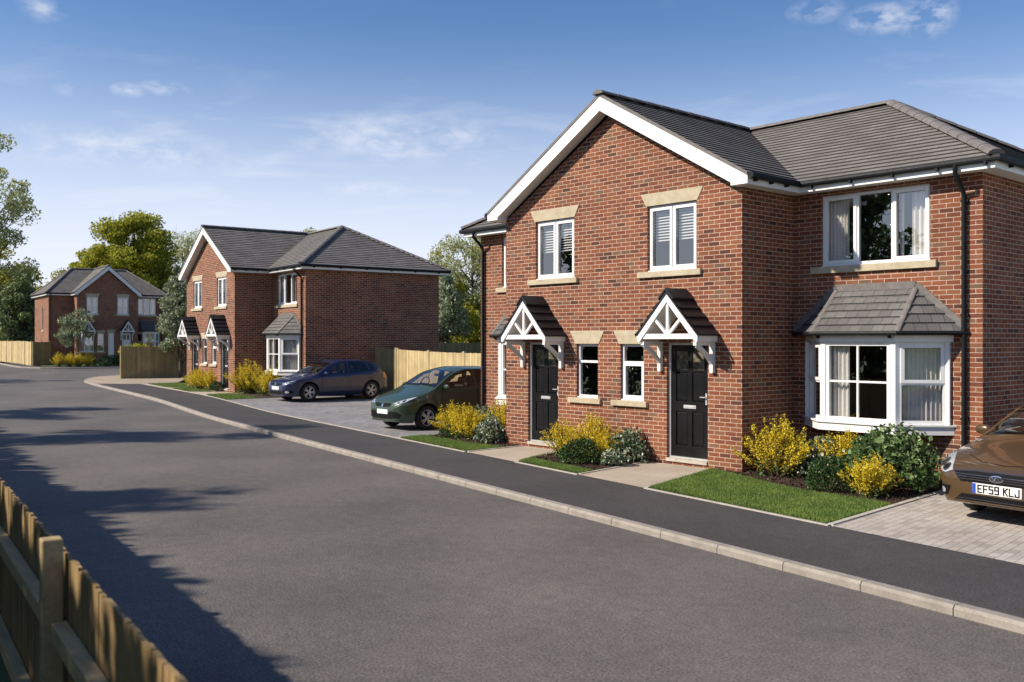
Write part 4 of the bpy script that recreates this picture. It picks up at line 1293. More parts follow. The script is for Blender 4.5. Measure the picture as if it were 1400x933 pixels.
STROKES = {'E': [((0, 0), (0, 1)), ((0, 1), (1, 1)), ((0, .5), (.85, .5)), ((0, 0), (1, 0))], 'F': [((0, 0), (0, 1)), ((0, 1), (1, 1)), ((0, .5), (.85, .5))],
           '5': [((1, 1), (0, 1)), ((0, 1), (0, .55)), ((0, .55), (1, .55)), ((1, .55), (1, 0)), ((1, 0), (0, 0))],
           '9': [((1, 0), (1, 1)), ((1, 1), (0, 1)), ((0, 1), (0, .5)), ((0, .5), (1, .5)), ((1, 0), (.05, 0))],
           'K': [((0, 0), (0, 1)), ((0, .45), (1, 1)), ((.3, .6), (1, 0))], 'L': [((0, 0), (0, 1)), ((0, 0), (1, 0))], 'J': [((1, 1), (1, 0)), ((1, 0), (0, 0)), ((0, 0), (0, .3))]}
def registration(txt, x0, x1, z, hgt, y, parent):
    """plate characters from straight strokes"""
    n = sum(1.0 if c != ' ' else .5 for c in txt); cell = (x1 - x0) / n; cw = cell * .62; st = cell * .23
    mb = MB(); x = x0 + cell * .19
    for c in txt:
        if c == ' ': x += cell * .5; continue
        for (a, b), (d, e) in STROKES[c]:
            p = Vector((x + a * cw, y, z - hgt / 2 + b * hgt)); q = Vector((x + d * cw, y, z - hgt / 2 + e * hgt)); t = (q - p).normalized() * st * .5
            mb.bar(p - t, q + t, st, .003, 'ink', up=(0, 1, 0))
        x += cell
    return mb.build('registration', parent)
def number_plate(root, S, z, w, hgt, off, blue, txt=None):
    y = min(S.front(0, z), S.front(0, z - .05)) - off
    mb = MB(); mb.box(-w / 2, w / 2, y, y + .03, z - hgt / 2, z + hgt / 2, 'plate')
    p = mb.build('number_plate', root, bevel=.004)
    if blue:
        b = MB(); b.box(-w / 2 + .004, -w / 2 + .048, y - .0015, y + .002, z - hgt / 2 + .004, z + hgt / 2 - .004, 'plateblue'); b.build('plate_band', p)
    if txt:
        registration(txt, -w / 2 + .062, w / 2 - .016, z, hgt * .66, y - .002, p)
    if False:
        Mx = Matrix(((1, 0, 0, -w / 2 + .060), (0, 0, -1, y - .0012), (0, 1, 0, z), (0, 0, 0, 1)))
        text_obj('registration', txt, hgt * .98, 'ink', p, Mx, bold=.006, sx=.98)
    return p
number_plate(CAR_B, SB_, .425, .60, .125, .012, True, 'EF59 KLJ')
em = SB_.patch(ell(0, .558, .088, .042, 28), 'front', .016, 'chrome', 'emblem', CAR_B, step=.03)
SB_.patch(ell(0, .558, .077, .033, 28), 'front', .019, 'lampdark', 'emblem_field', em, step=.03)
sc = MB(); pts = []
for k in range(40):
    t = k / 39; x = -.055 + .11 * t; z = .558 + .016 * math.sin(t * 15 + .6) * (1 - .25 * t); pts.append((x, SB_.front(x, z) - .0215, z))
sc.tube(pts, .0038, 'chrome', 5); sc.build('emblem_script', em)

# green people carrier behind the yellow bushes
SG = CarShape(top=[(0, .60), (.03, .67), (.12, .745), (.35, .84), (.7, .945), (.95, 1.03), (1.1, 1.11), (1.75, 1.455), (2.2, 1.54), (2.9, 1.53), (3.5, 1.44), (3.75, 1.2), (3.92, .95), (4.0, .8)],
              belt=[(0, .54), (.12, .66), (.3, .76), (.7, .87), (1.2, .96), (2.0, 1.0), (3.5, 1.06), (4.0, .9)],
              plan=[(0, .46), (.03, .55), (.10, .66), (.25, .76), (.5, .825), (.9, .85), (3.2, .85), (3.8, .76), (4.0, .66)],
              under=[(0, .27), (.06, .22), (.2, .19), (1, .18), (3.7, .2), (4.0, .32)], L=4.0, W=.85, tumble=.36, wheels=(.78, 3.25), wr=.305)
spec_g = dict(side_windows=[[(1.22, 1.0), (1.78, 1.36), (2.1, 1.45), (2.28, 1.455), (2.30, 1.035)], [(2.40, 1.035), (2.38, 1.455), (2.85, 1.45), (3.05, 1.42), (3.12, 1.08)], [(3.2, 1.09), (3.14, 1.40), (3.38, 1.33), (3.52, 1.14)]],
              side_trim=[rect(1.22, 1.232, .32, .93), rect(2.345, 2.357, .32, 1.0), rect(1.25, 3.1, .498, .512)], handles=[rect(2.10, 2.27, .90, .93), rect(2.95, 3.10, .92, .95)],
              mirror=(1.30, 1.05), headlight=[(.40, .665), (.55, .655), (.72, .70), (.80, .79), (.795, .83), (.70, .80), (.52, .72)], bulbs=[(.56, .69, .024, 'lampdark'), (.66, .735, .036, 'lampdark')],
              front_side=[([(.28, .47), (.40, .31), (.62, .31), (.66, .40), (.55, .47)], 'trim')], fog=[],
              screen=(1.06, 1.74), wipers=[((-.5, 1.08), (.1, 1.03)), ((.05, 1.09), (.55, 1.07))],
              front=[('grille', [(-.35, .64), (-.30, .585), (-.035, .575), (-.035, .655), (-.30, .672)], 'trim', .005), ('grille', [(.35, .64), (.30, .672), (.035, .655), (.035, .575), (.30, .585)], 'trim', .005),
                     ('grille_trim', [(-.36, .655), (-.30, .676), (0, .664), (.30, .676), (.36, .655), (.31, .694), (0, .682), (-.31, .694)], 'paintgreen', .012),
                     ('lower_grille', [(-.30, .44), (-.42, .29), (.42, .29), (.30, .44)], 'trim', .004)])
CAR_G = make_car('dark green people carrier parked behind the yellow bushes beside the brick house', 'paintgreen', SG, spec_g, (-10.42, -.22, .004), R_(0))
number_plate(CAR_G, SG, .455, .46, .112, .012, False)
SG.patch(ell(0, .62, .035, .045), 'front', .014, 'chrome', 'emblem', CAR_G, step=.03)

# blue hatchback on the middle drive
SU = CarShape(top=[(0, .60), (.03, .66), (.12, .72), (.35, .80), (.7, .88), (1.0, .945), (1.15, 1.0), (1.85, 1.36), (2.3, 1.455), (2.9, 1.46), (3.5, 1.39), (3.8, 1.25), (4.02, 1.0), (4.15, .9), (4.2, .78)],
              belt=[(0, .54), (.12, .64), (.3, .72), (.7, .81), (1.2, .89), (2.4, .93), (3.5, .99), (4.2, .85)],
              plan=[(0, .50), (.03, .58), (.10, .69), (.24, .79), (.5, .855), (.9, .88), (3.4, .885), (3.95, .82), (4.2, .70)],
              under=[(0, .26), (.06, .21), (.2, .185), (1, .18), (3.9, .2), (4.2, .34)], L=4.2, W=.885, tumble=.44, wheels=(.86, 3.42), wr=.325)
spec_u = dict(side_windows=[[(1.42, .945), (1.95, 1.27), (2.25, 1.365), (2.44, 1.375), (2.46, .965)], [(2.54, .97), (2.53, 1.375), (3.0, 1.37), (3.22, 1.33), (3.34, 1.01)], [(3.42, 1.02), (3.34, 1.31), (3.52, 1.255), (3.70, 1.07)]],
              side_trim=[rect(1.34, 1.352, .32, .86), rect(2.495, 2.507, .32, .92), rect(3.385, 3.397, .70, .96)], handles=[rect(2.26, 2.44, .80, .83), rect(3.12, 3.28, .82, .85)],
              mirror=(1.45, .97), headlight=[(.42, .625), (.60, .615), (.76, .65), (.84, .71), (.84, .76), (.72, .735), (.55, .68)], bulbs=[(.62, .655, .030, 'lampdark'), (.72, .69, .030, 'lampdark')],
              front_side=[([(.50, .40), (.52, .29), (.74, .29), (.80, .35), (.76, .41)], 'trim')], fog=[(.66, .345, .06, .04)],
              tail=[[(3.92, .78), (3.97, .97), (4.08, .97), (4.15, .80), (4.10, .74)]],
              screen=(1.12, 1.84), wipers=[((-.5, 1.13), (.1, 1.07)), ((.05, 1.14), (.55, 1.11))],
              front=[('grille', [(-.42, .64), (-.38, .575), (.38, .575), (.42, .64), (.2, .655), (-.2, .655)], 'trim', .004),
                     ('lower_grille', [(-.46, .25), (-.42, .38), (.42, .38), (.46, .25)], 'trim', .004)])
CAR_U = make_car('dark blue hatchback with silver alloy wheels parked in front of the fence', 'paintblue', SU, spec_u, (-21.15, 2.42, zt(-21) + .004), R_(0))
number_plate(CAR_U, SU, .475, .50, .112, .012, False)
SU.patch(ell(0, .62, .05, .045), 'front', .012, 'chrome', 'emblem', CAR_U, step=.03)

# ------------------------------------------------------------------ ground, road, pavement
def sheet(name, poly, dz, mat, label=None, step=2.0, kind='structure', holes=None):
    me = bpy.data.meshes.new(name); bm = bmesh.new()
    bm.faces.new([bm.verts.new((p[0], p[1], 0)) for p in poly])
    bmesh.ops.triangulate(bm, faces=bm.faces)
    lo = min(p[0] for p in poly); hi = min(max(p[0] for p in poly), -15.0)
    q = math.ceil(lo / step) * step if lo > -75 else -74.0
    while q <= hi:
        bmesh.ops.bisect_plane(bm, geom=bm.verts[:] + bm.edges[:] + bm.faces[:], plane_co=(q, 0, 0), plane_no=(1, 0, 0), dist=1e-5); q += step
    uv = bm.loops.layers.uv.new('UVMap')
    for f in bm.faces:
        if f.normal.z < 0: f.normal_flip()
        for l in f.loops: l[uv].uv = (l.vert.co.x, l.vert.co.y)
    for v in bm.verts: v.co.z = zt(v.co.x) + dz
    bm.to_mesh(me); bm.free()
    me.materials.append(M[mat])
    o = bpy.data.objects.new(name, me); COL.objects.link(o)
    tag(o, label, None, None, kind)
    return o
ky = lambda x: -4.43 - .159 * x                 # road side of the kerb
yb = lambda x: -2.47 - .163 * x                 # back of the pavement
ly = lambda x: -10.92 - .135 * x                # far (camera) side of the road
KB = [(14, ky(14)), (-37.0, ky(-37)), (-39.6, 1.92), (-42.2, 2.45), (-44.3, 3.15), (-46.0, 4.0), (-47.3, 5.1), (-48.0, 6.5), (-48.3, 9.0), (-48.2, 30.0)]
FK = [(-120, 12.0), (-80, 6.1), (-67.3, 4.35), (-62.5, 3.85), (-60.0, 3.9), (-58.4, 4.8), (-57.7, 6.2), (-57.2, 9.3), (-56.8, 16.0), (-56.6, 30.0)]
def offset(P, d):
    out = []
    for i, p in enumerate(P):
        a = Vector(P[max(i - 1, 0)]); b = Vector(P[min(i + 1, len(P) - 1)]); t = (b - a).normalized()
        out.append((p[0] + t.y * d, p[1] - t.x * d))
    return out
KI = offset(KB, .13)          # garden side of the near kerb
FI = offset(FK, -.13)
sheet('ground', [(-420, -420), (420, -420), (420, 420), (-420, 420)], -.16, 'ground', 'rough grass ground around the houses')
sheet('road', KB + FK[::-1] + [(-120, ly(-120)), (14, ly(14))], -.082, 'road', 'sunlit grey asphalt road with tree shadows')
def kerb(P, side, name, label):
    """kerb stones laid end to end with fine joints"""
    mb = MB(); pts = [Vector(p) for p in P]
    seg = []; 
    acc = [0]
    for i in range(len(pts) - 1): acc.append(acc[-1] + (pts[i + 1] - pts[i]).length)
    def at(s):
        s = min(max(s, 0), acc[-1]); i = 0
        while i < len(pts) - 2 and s > acc[i + 1]: i += 1
        t = (s - acc[i]) / (acc[i + 1] - acc[i]); return pts[i].lerp(pts[i + 1], t), (pts[i + 1] - pts[i]).normalized()
    n = int(acc[-1] / .915)
    for k in range(n):
        (a, ta), (b, tb) = at(k * .915 + .005), at((k + 1) * .915 - .005)
        t = (b - a).normalized(); nn = Vector((t.y, -t.x)) * side
        A = []
        for p in (a, b):
            z = zt(p.x)
            o = lambda d, h: (p.x + nn.x * d, p.y + nn.y * d, z + h)
            A.append([o(0, -.2), o(0, -.022), o(.02, .006), o(.128, .006), o(.128, -.2)])
        for i in range(5):
            j = (i + 1) % 5
            mb.quad(A[0][i], A[0][j], A[1][j], A[1][i], 'kerb')
        mb.poly(A[0][::-1], 'kerb'); mb.poly(A[1], 'kerb')
    o = mb.build(name, None, smooth=25); tag(o, label, None, None, 'structure'); return o
kerb(KB, 1, 'kerb', 'pale concrete kerb stones along the near pavement')
kerb(FK, -1, 'kerb', 'pale concrete kerb across the junction below the far house')
sheet('pavement', [p for p in KI[:2]] + [(-38.2, 1.78), (-36.4, yb(-36.4)), (14, yb(14))], 0.0, 'pavement', 'dark asphalt pavement between kerb and front gardens')
sheet('corner_paving', [(-38.2, 1.78)] + KI[2:9] + [(-43.0, 9.0), (-43.0, 8.4), (-36.8, 5.2), (-36.4, yb(-36.4))], .002, 'tan', 'tan paving on the street corner beside the brown fence')
# edging strip at the back of the pavement
eb = MB()
for x0, x1 in [(-36, -5.4), (-3.55, -1.66), (.02, 3.36), ]:
    n = max(1, int((x1 - x0) / 1.5))
    for i in range(n):
        a = x0 + (x1 - x0) * i / n; b = x0 + (x1 - x0) * (i + 1) / n
        eb.hexa([(a, yb(a) - .03, zt(a) - .1), (b, yb(b) - .03, zt(b) - .1), (b, yb(b) + .03, zt(b) - .1), (a, yb(a) + .03, zt(a) - .1),
                 (a, yb(a) - .03, zt(a) + .012), (b, yb(b) - .03, zt(b) + .012), (b, yb(b) + .03, zt(b) + .012), (a, yb(a) + .03, zt(a) + .012)], 'edging')
def edge(p, q, w=.05, h=.02):
    t = (Vector(q) - Vector(p)).normalized(); n = Vector((-t.y, t.x)) * w / 2
    c = [(p[0] - n.x, p[1] - n.y), (q[0] - n.x, q[1] - n.y), (q[0] + n.x, q[1] + n.y), (p[0] + n.x, p[1] + n.y)]
    z = zt(p[0])
    eb.hexa([(x, y, z - .1) for x, y in c] + [(x, y, z + h) for x, y in c], 'edging')
edge((3.36, -2.98), (3.02, 1.52), .07); edge((.02, -2.44), (-.60, -.03)); edge((-1.66, -2.16), (-1.98, -.03)); edge((-3.55, -1.86), (-4.22, -.03)); edge((-5.36, -1.55), (-5.42, -.03))
edge((-8.5, -1.04), (-8.62, 1.5), .06)
o = eb.build('edging', None); tag(o, 'thin pale concrete edging around lawns and paths', None, None, 'structure')
sheet('drive', [(3.40, yb(3.4) + .001), (14, yb(14) + .001), (14, 16), (3.05, 16), (3.05, 1.55)], .004, 'blocks', 'pale block paved drive under the brown car')
sheet('drive', [(-8.65, yb(-8.65) + .03), (-8.70, 12), (-22.4, 13), (-22.7, yb(-22.7) + .03)][::-1], .004, 'greyblocks', 'grey block paved drive with two parked cars')
sheet('path', [(-1.64, yb(-1.64)), (0.0, yb(0)), (-.62, .02), (-1.96, .02)], .006, 'slab', 'buff paved path to the right front door')
sheet('path', [(-5.34, yb(-5.34)), (-3.57, yb(-3.57)), (-4.24, .02), (-5.40, .02)], .006, 'slab', 'buff paved path to the left front door')
BED_R = [(-.58, -.02), (.36, -.44), (1.2, -.80), (1.76, -.98), (2.52, -1.0), (3.16, -1.12), (2.98, 1.55), (.0, 1.55), (.0, .0)]
LAWN_R = [(.04, -2.40), (3.30, -2.95), (3.16, -1.12), (2.52, -1.0), (1.76, -.98), (1.2, -.80), (.36, -.44), (-.58, -.02)]
BED_M = [(-3.75, -1.35), (-2.9, -1.55), (-1.75, -1.75), (-1.98, .0), (-4.22, .0)]
LAWN_M = [(-3.53, -1.83), (-1.70, -2.13), (-1.75, -1.75), (-2.9, -1.55), (-3.75, -1.35), (-4.1, -.4)]
BED_L = [(-8.50, -.35), (-6.6, -.62), (-5.45, -.55), (-5.44, 0), (-6, 0), (-6, 1.55), (-8.60, 1.55)]
LAWN_L = [(-8.46, -1.02), (-5.38, -1.53), (-5.45, -.55), (-6.6, -.62), (-8.50, -.35)]
LAWN_2 = [(-25.4, 1.72), (-22.75, 1.3), (-22.7, 2.6), (-24.6, 2.7), (-25.5, 2.9)]
LAWN_3 = [(-36.2, 3.5), (-32.4, 2.92), (-31.0, 3.4), (-31.4, 4.4), (-36.0, 5.0)]
LAWN_4 = [(-31.2, 2.7), (-28.2, 2.2), (-27.4, 2.9), (-30.9, 3.5)]
for P, nm, mt, lb in ((BED_R, 'flower_bed', 'soil', 'dark soil bed under the bay window'), (BED_M, 'flower_bed', 'soil', 'dark soil bed between the two front doors'), (BED_L, 'flower_bed', 'soil', 'dark soil bed beside the green car'),
                      (LAWN_R, 'lawn', 'ground', 'small lawn right of the right front door'), (LAWN_M, 'lawn', 'ground', 'lawn strip between the two front paths'), (LAWN_L, 'lawn', 'ground', 'lawn strip in front of the green car'),
                      (LAWN_2, 'lawn', 'ground', 'small lawn before the middle house'), (LAWN_3, 'lawn', 'ground', 'small lawn beside the brown fence'), (LAWN_4, 'lawn', 'ground', 'lawn strip between the middle house paths')):
    sheet(nm, P, .010 if nm == 'lawn' else .012, mt, lb)
sheet('flower_bed', [(-25.5, 2.9), (-24.6, 2.72), (-22.75, 2.62), (-22.6, 4.6), (-25.9, 4.6)], .013, 'soil', 'dark soil bed beside the middle house')
sheet('path', [(-36.3, 3.2), (-22.8, 1.28), (-25.9, 5), (-32.4, 5.2), (-36.2, 5.2)], .003, 'slab', 'pale paved front of the middle house')
sheet('pavement', [FI[2], FI[3], FI[4], FI[5], FI[6], FI[7], FI[8], (-58.9, 16.0), (-59.2, 9.3), (-59.6, 6.4), (-60.4, 5.2), (-62.6, 4.95), (-67.3, 5.4)][::-1], 0.0, 'pavement', 'dark asphalt pavement across the junction')
sheet('lawn', [(-59.6, 6.4), (-59.2, 9.3), (-58.9, 20.0), (-64.5, 20.0), (-64.5, 6.0), (-60.4, 5.3)], .004, 'ground', 'front garden of the far house')

def blades(name, P, n, h, seed, label, dz=0.01):
    rs = np.random.RandomState(seed); V = []
    xs = [p[0] for p in P]; ys = [p[1] for p in P]
    while len(V) < n:
        x = rs.uniform(min(xs), max(xs)); y = rs.uniform(min(ys), max(ys))
        if not in_poly(x, y, P): continue
        a = rs.uniform(0, 6.28); hh = h * rs.uniform(.6, 1.25); w = .0045 * rs.uniform(.7, 1.4); z = zt(x) + dz
        l = rs.normal(size=2) * hh * .35
        c, s = math.cos(a) * w, math.sin(a) * w
        V.append([(x - c, y - s, z), (x + c, y + s, z), (x + l[0], y + l[1], z + hh)])
    o = quads_obj(name, np.array(V), 'grass'); tag(o, label, 'grass', None, 'stuff'); return o
blades('grass', LAWN_R, 60000, .038, 1, 'mown green grass right of the right front door')
blades('grass', LAWN_M, 17000, .038, 2, 'mown green grass between the front paths')
blades('grass', LAWN_L, 22000, .04, 3, 'mown green grass strip in front of the green car')
blades('grass', LAWN_2, 5000, .06, 4, 'mown green grass before the middle house')
blades('grass', LAWN_3, 5000, .06, 5, 'mown green grass beside the brown fence')
blades('grass', LAWN_4, 2500, .06, 6, 'mown green grass between the middle house paths')
blades('grass', [(-2, -11.6), (5.5, -12.5), (5.5, -16), (-2, -15)], 30000, .08, 7, 'uncut grass behind the roadside picket fence', -.16)
def chips(name, P, n, seed, label, dz=.012):
    rs = np.random.RandomState(seed); C = []
    xs = [p[0] for p in P]; ys = [p[1] for p in P]
    while len(C) < n:
        x = rs.uniform(min(xs), max(xs)); y = rs.uniform(min(ys), max(ys))
        if in_poly(x, y, P): C.append((x, y, zt(x) + dz + rs.uniform(0, .018)))
    o = quads_obj(name, leaf_cards(np.array(C), .045, rs, aspect=.45), 'soil'); tag(o, label, 'mulch', None, 'stuff')
chips('bark_mulch', BED_R, 6000, 1, 'brown bark mulch under the bay window'); chips('bark_mulch', BED_M, 3500, 2, 'brown bark mulch between the front doors'); chips('bark_mulch', BED_L, 3000, 3, 'brown bark mulch beside the green car')

# ------------------------------------------------------------------ houses
H1 = house('brick_house', 'large brick house nearest with white gable, two black doors and bay windows', -8.74, 3.25)
H2 = copy_tree(H1); tag(H2, 'brick house in the middle with plain side wall behind the blue car')
H2.location = (-26.1, 3.21, .15); H2.rotation_euler = (0, 0, R_(-5))
H3 = house('brick_house', 'distant brick house across the junction with white doors and front in shade', -8.3, 3.25, 'white')
H3.location = (-62.25, 12.42, .52); H3.rotation_euler = (0, 0, R_(84)); H3.scale = (.70, 1, 1.05)

# ------------------------------------------------------------------ plants in the beds
protoF = [forsythia('forsythia_bush', .95, 1.2, 11), forsythia('forsythia_bush', .90, 1.0, 12), forsythia('forsythia_bush', .82, 1.05, 13)]
used = set()
def put(protos, i, x, y, s, rz, label, cat, group, sz=None):
    p = protos[i]
    o = p if id(p) not in used else copy_tree(p)
    used.add(id(p))
    o.location = (x, y, zt(x) + .01); o.rotation_euler = (0, 0, rz); o.scale = (s * (1.22 if protos is protoF else 1), s * (1.22 if protos is protoF else 1), (sz or s) * (.88 if protos is protoF else 1))
    tag(o, label, cat, group)
    return o
gF = 'yellow flowering bushes in the front beds'
for i, x, y, s, r, lb in [
    (0, .62, .12, 1.10, .3, 'largest yellow bush beside the brick corner left of the bay window'),
    (1, 1.45, .70, .95, 1.2, 'yellow bush under the bay window behind the round box ball'),
    (2, 2.66, -.72, .80, 2.2, 'small yellow bush on the lawn edge right of the round box ball'),
    (0, -3.60, -.62, .80, 2.9, 'yellow bush beside the left front door, behind the dark green shrub'),
    (1, -2.95, -.45, 1.05, 3.7, 'tallest yellow bush in the middle of the bed between the front doors'),
    (2, -2.55, -.60, .72, 4.4, 'lower yellow bush next to the white variegated shrub between the doors'),
    (1, -8.30, .35, .95, 5.1, 'yellow bush in front of the wheel of the green car'),
    (2, -7.30, -.05, 1.02, .8, 'yellow bush in the middle of the bed left of the brick gable'),
    (0, -6.75, .62, 1.05, 1.7, 'yellow bush against the wall below the left bay window'),
    (0, -30.9, 3.62, .95, 2.0, 'small yellow bush left of the row before the middle house'),
    (1, -29.6, 3.3, 1.12, 3.0, 'yellow bush between the doors of the middle house'),
    (2, -28.6, 3.45, 1.25, 4.0, 'yellow bush left of the right door of the middle house'),
    (0, -25.25, 3.40, 1.45, 5.0, 'large yellow bush on the shaded side of the middle house'),
    (1, -23.75, 3.45, 1.30, .6, 'yellow bush below the bay of the middle house beside the blue car')]:
    put(protoF, i, x, y, s, r, lb, 'bush', gF)
pV = [shrub('variegated_shrub', (.42, .42, .40), 1500, .075, 'varleaf', 21), shrub('variegated_shrub', (.36, .36, .34), 1100, .07, 'varleaf', 22)]
gV = 'cream edged shrubs in the front beds'
for i, x, y, s, r, lb in [
    (0, 1.02, .62, 1.05, 0, 'cream and green shrub between two yellow bushes under the bay window'),
    (0, -2.30, -.28, .98, 1, 'white variegated shrub beside the right front door'),
    (1, -2.02, -.98, .62, 2, 'low pale variegated shrub at the edge of the path to the right door'),
    (0, -7.95, 1.0, 1.1, 3, 'pale variegated shrub behind the yellow bushes by the green car'),
    (1, -6.38, -.12, 1.12, 4, 'round variegated shrub at the brick corner left of the left door'),
    (1, -24.55, 3.95, 1.2, 5, 'grey green shrub between two yellow bushes at the middle house')]:
    put(pV, i, x, y, s, r, lb, 'shrub', gV)
pG = [shrub('box_ball', (.36, .36, .36), 3600, .036, 'boxleaf', 31, lump=.04, inner=.62, up=.5), shrub('box_ball', (.36, .34, .32), 3000, .04, 'boxleaf', 32, lump=.08, inner=.6, up=.5)]
for i, x, y, s, r, lb in [
    (0, 1.98, -.66, 1.0, 0, 'dark green clipped box ball on the lawn edge under the bay window'),
    (1, -2.62, -1.18, 1.0, 1, 'dark green rounded shrub in front of the yellow bushes between the doors'),
    (1, -7.9, -.10, .62, 2, 'low dark shrub at the left end of the bed near the green car'),
    (1, -27.6, 3.15, .9, 3, 'small dark shrub left of the right door of the middle house')]:
    put(pG, i, x, y, s, r, lb, 'shrub', 'dark clipped shrubs in the front beds')
lau = shrub('laurel_shrub', (.66, .62, .56), 3800, .072, 'greenleaf', 41, lump=.12, inner=.45)
lau.location = (2.42, .28, .01); lau.scale = (1.28, 1.15, 1.10); tag(lau, 'large glossy green shrub between the bay window and the brown car', 'shrub')

# ------------------------------------------------------------------ fences
def board_fence(P, h, mat, label, post=None, base=0.0, sun=1, board=.14, bay_=2.4, postmat=None, gap=.004):
    """close boarded fence along a polyline: boards, rails at the back, posts"""
    root = empty('timber_fence', (P[0][0], P[0][1], zt(P[0][0]) + base)); tag(root, label, 'fence', 'timber fences around the gardens')
    org = Vector(root.location)
    bd = MB(); rl = MB()
    rs = np.random.RandomState(len(P) + int(h * 100) + int(abs(P[0][0])))
    posts = []
    for i in range(len(P) - 1):
        a = Vector(P[i]); b = Vector(P[i + 1]); t = (b - a).normalized(); n = Vector((-t.y, t.x)); Ln = (b - a).length
        k = max(1, int(Ln / board)); g = Ln / k
        for j in range(k):
            p = a + t * (j * g + gap / 2); q = a + t * ((j + 1) * g - gap / 2)
            d = rs.uniform(0, .010); hh = h + rs.uniform(-.006, .006)
            za, zb_ = zt(p.x) + base, zt(q.x) + base
            o = lambda v, e, z: (v.x + n.x * e - org.x, v.y + n.y * e - org.y, z - org.z)
            bd.hexa([o(p, -.012 - d, za - .05), o(q, -.012 - d, zb_ - .05), o(q, .008 - d, zb_ - .05), o(p, .008 - d, za - .05),
                     o(p, -.012 - d, za + hh), o(q, -.012 - d, zb_ + hh), o(q, .008 - d, zb_ + hh), o(p, .008 - d, za + hh)], mat)
        m = max(1, round(Ln / bay_))
        for j in range(m + 1):
            if i > 0 and j == 0: continue
            posts.append(a + t * (Ln * j / m))
        for z in (.3, h * .5, h - .25):
            for j in range(m):
                p = a + t * (Ln * j / m); q = a + t * (Ln * (j + 1) / m)
                rl.bar((p.x + n.x * .045 - org.x, p.y + n.y * .045 - org.y, zt(p.x) + base + z - org.z), (q.x + n.x * .045 - org.x, q.y + n.y * .045 - org.y, zt(q.x) + base + z - org.z), .06, .08, mat)
    bd.build('boards', root); rl.build('rails', root)
    for p in posts:
        mb = MB(); z = zt(p.x) + base - org.z; x, y = p.x - org.x, p.y - org.y
        mb.box(x - .05, x + .05, y - .05, y + .05, z - .1, z + h + .05, postmat or mat); mb.build('post', root)
    return root
board_fence([(-98, 9.3), (-80, 6.95), (-62.2, 5.12)], 1.62, 'palewood', 'sunlit pale timber fence at the left beside the distant house', bay_=3.0, board=.34, gap=.014)
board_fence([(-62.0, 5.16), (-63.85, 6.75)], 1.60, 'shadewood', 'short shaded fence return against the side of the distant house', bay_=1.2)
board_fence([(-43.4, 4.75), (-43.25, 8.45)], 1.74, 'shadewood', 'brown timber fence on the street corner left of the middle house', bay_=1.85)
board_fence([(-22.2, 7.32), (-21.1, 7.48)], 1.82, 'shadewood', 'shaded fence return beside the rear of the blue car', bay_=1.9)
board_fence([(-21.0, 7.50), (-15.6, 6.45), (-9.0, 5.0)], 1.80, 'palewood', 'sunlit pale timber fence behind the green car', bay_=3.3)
board_fence([(-31.2, 16.2), (-34.6, 24.2)], 1.95, 'brownwood', 'dark garden fence under the trees behind the pale fence', bay_=2.4)
# picket fence in the foreground
pf = empty('picket_fence', (9.0, -12.44, -.12)); tag(pf, 'blurred timber picket fence with post and rails in the bottom left corner', 'fence')
org = Vector(pf.location)
fy = lambda x: -11.27 - .13 * x
fa = Vector((10.5, fy(10.5))); fb = Vector((-9.5, fy(-9.5))); ft_ = (fb - fa).normalized(); fn = Vector((ft_.y, -ft_.x)) * -1
if fn.y > 0: fn = -fn                              # towards the garden (camera) side
pk = MB(); rs = np.random.RandomState(5); Ln = (fb - fa).length; s = 0
while s < Ln:
    w = .075 + rs.uniform(-.004, .004); p = fa + ft_ * s; q = fa + ft_ * (s + w); hh = 1.09 + rs.uniform(-.012, .012); d = rs.uniform(0, .006)
    o = lambda v, e, z: (v.x + fn.x * e - org.x, v.y + fn.y * e - org.y, z - org.z)
    pk.hexa([o(p, -.02 + d, -.12), o(q, -.02 + d, -.12), o(q, d, -.12), o(p, d, -.12), o(p, -.02 + d, hh), o(q, -.02 + d, hh), o(q, d, hh), o(p, d, hh)], 'picketwood')
    s += w + .006
pk.build('pickets', pf)
px0 = 4.18
s0 = (Vector((px0, fy(px0))) - fa).length
posts = sorted({s0 + k * 3.2 for k in range(-3, 6) if 0 < s0 + k * 3.2 < Ln})
for s in posts:
    p = fa + ft_ * s + fn * .075; mb = MB(Matrix.Translation((p.x - org.x, p.y - org.y, 0)) @ Matrix.Rotation(math.atan2(ft_.y, ft_.x), 4, 'Z'))
    mb.box(-.05, .05, -.05, .05, -.1, 1.19 - org.z, 'railwood'); mb.build('post', pf, bevel=.006)
for z in (.02, .72):
    for a, b in zip([0] + posts, posts + [Ln]):
        p = fa + ft_ * (a + .04) + fn * .045; q = fa + ft_ * (b - .04) + fn * .045
        mb = MB(); mb.bar((p.x - org.x, p.y - org.y, z - org.z), (q.x - org.x, q.y - org.y, z - org.z), .075, .10, 'railwood'); mb.build('rail', pf, bevel=.005)

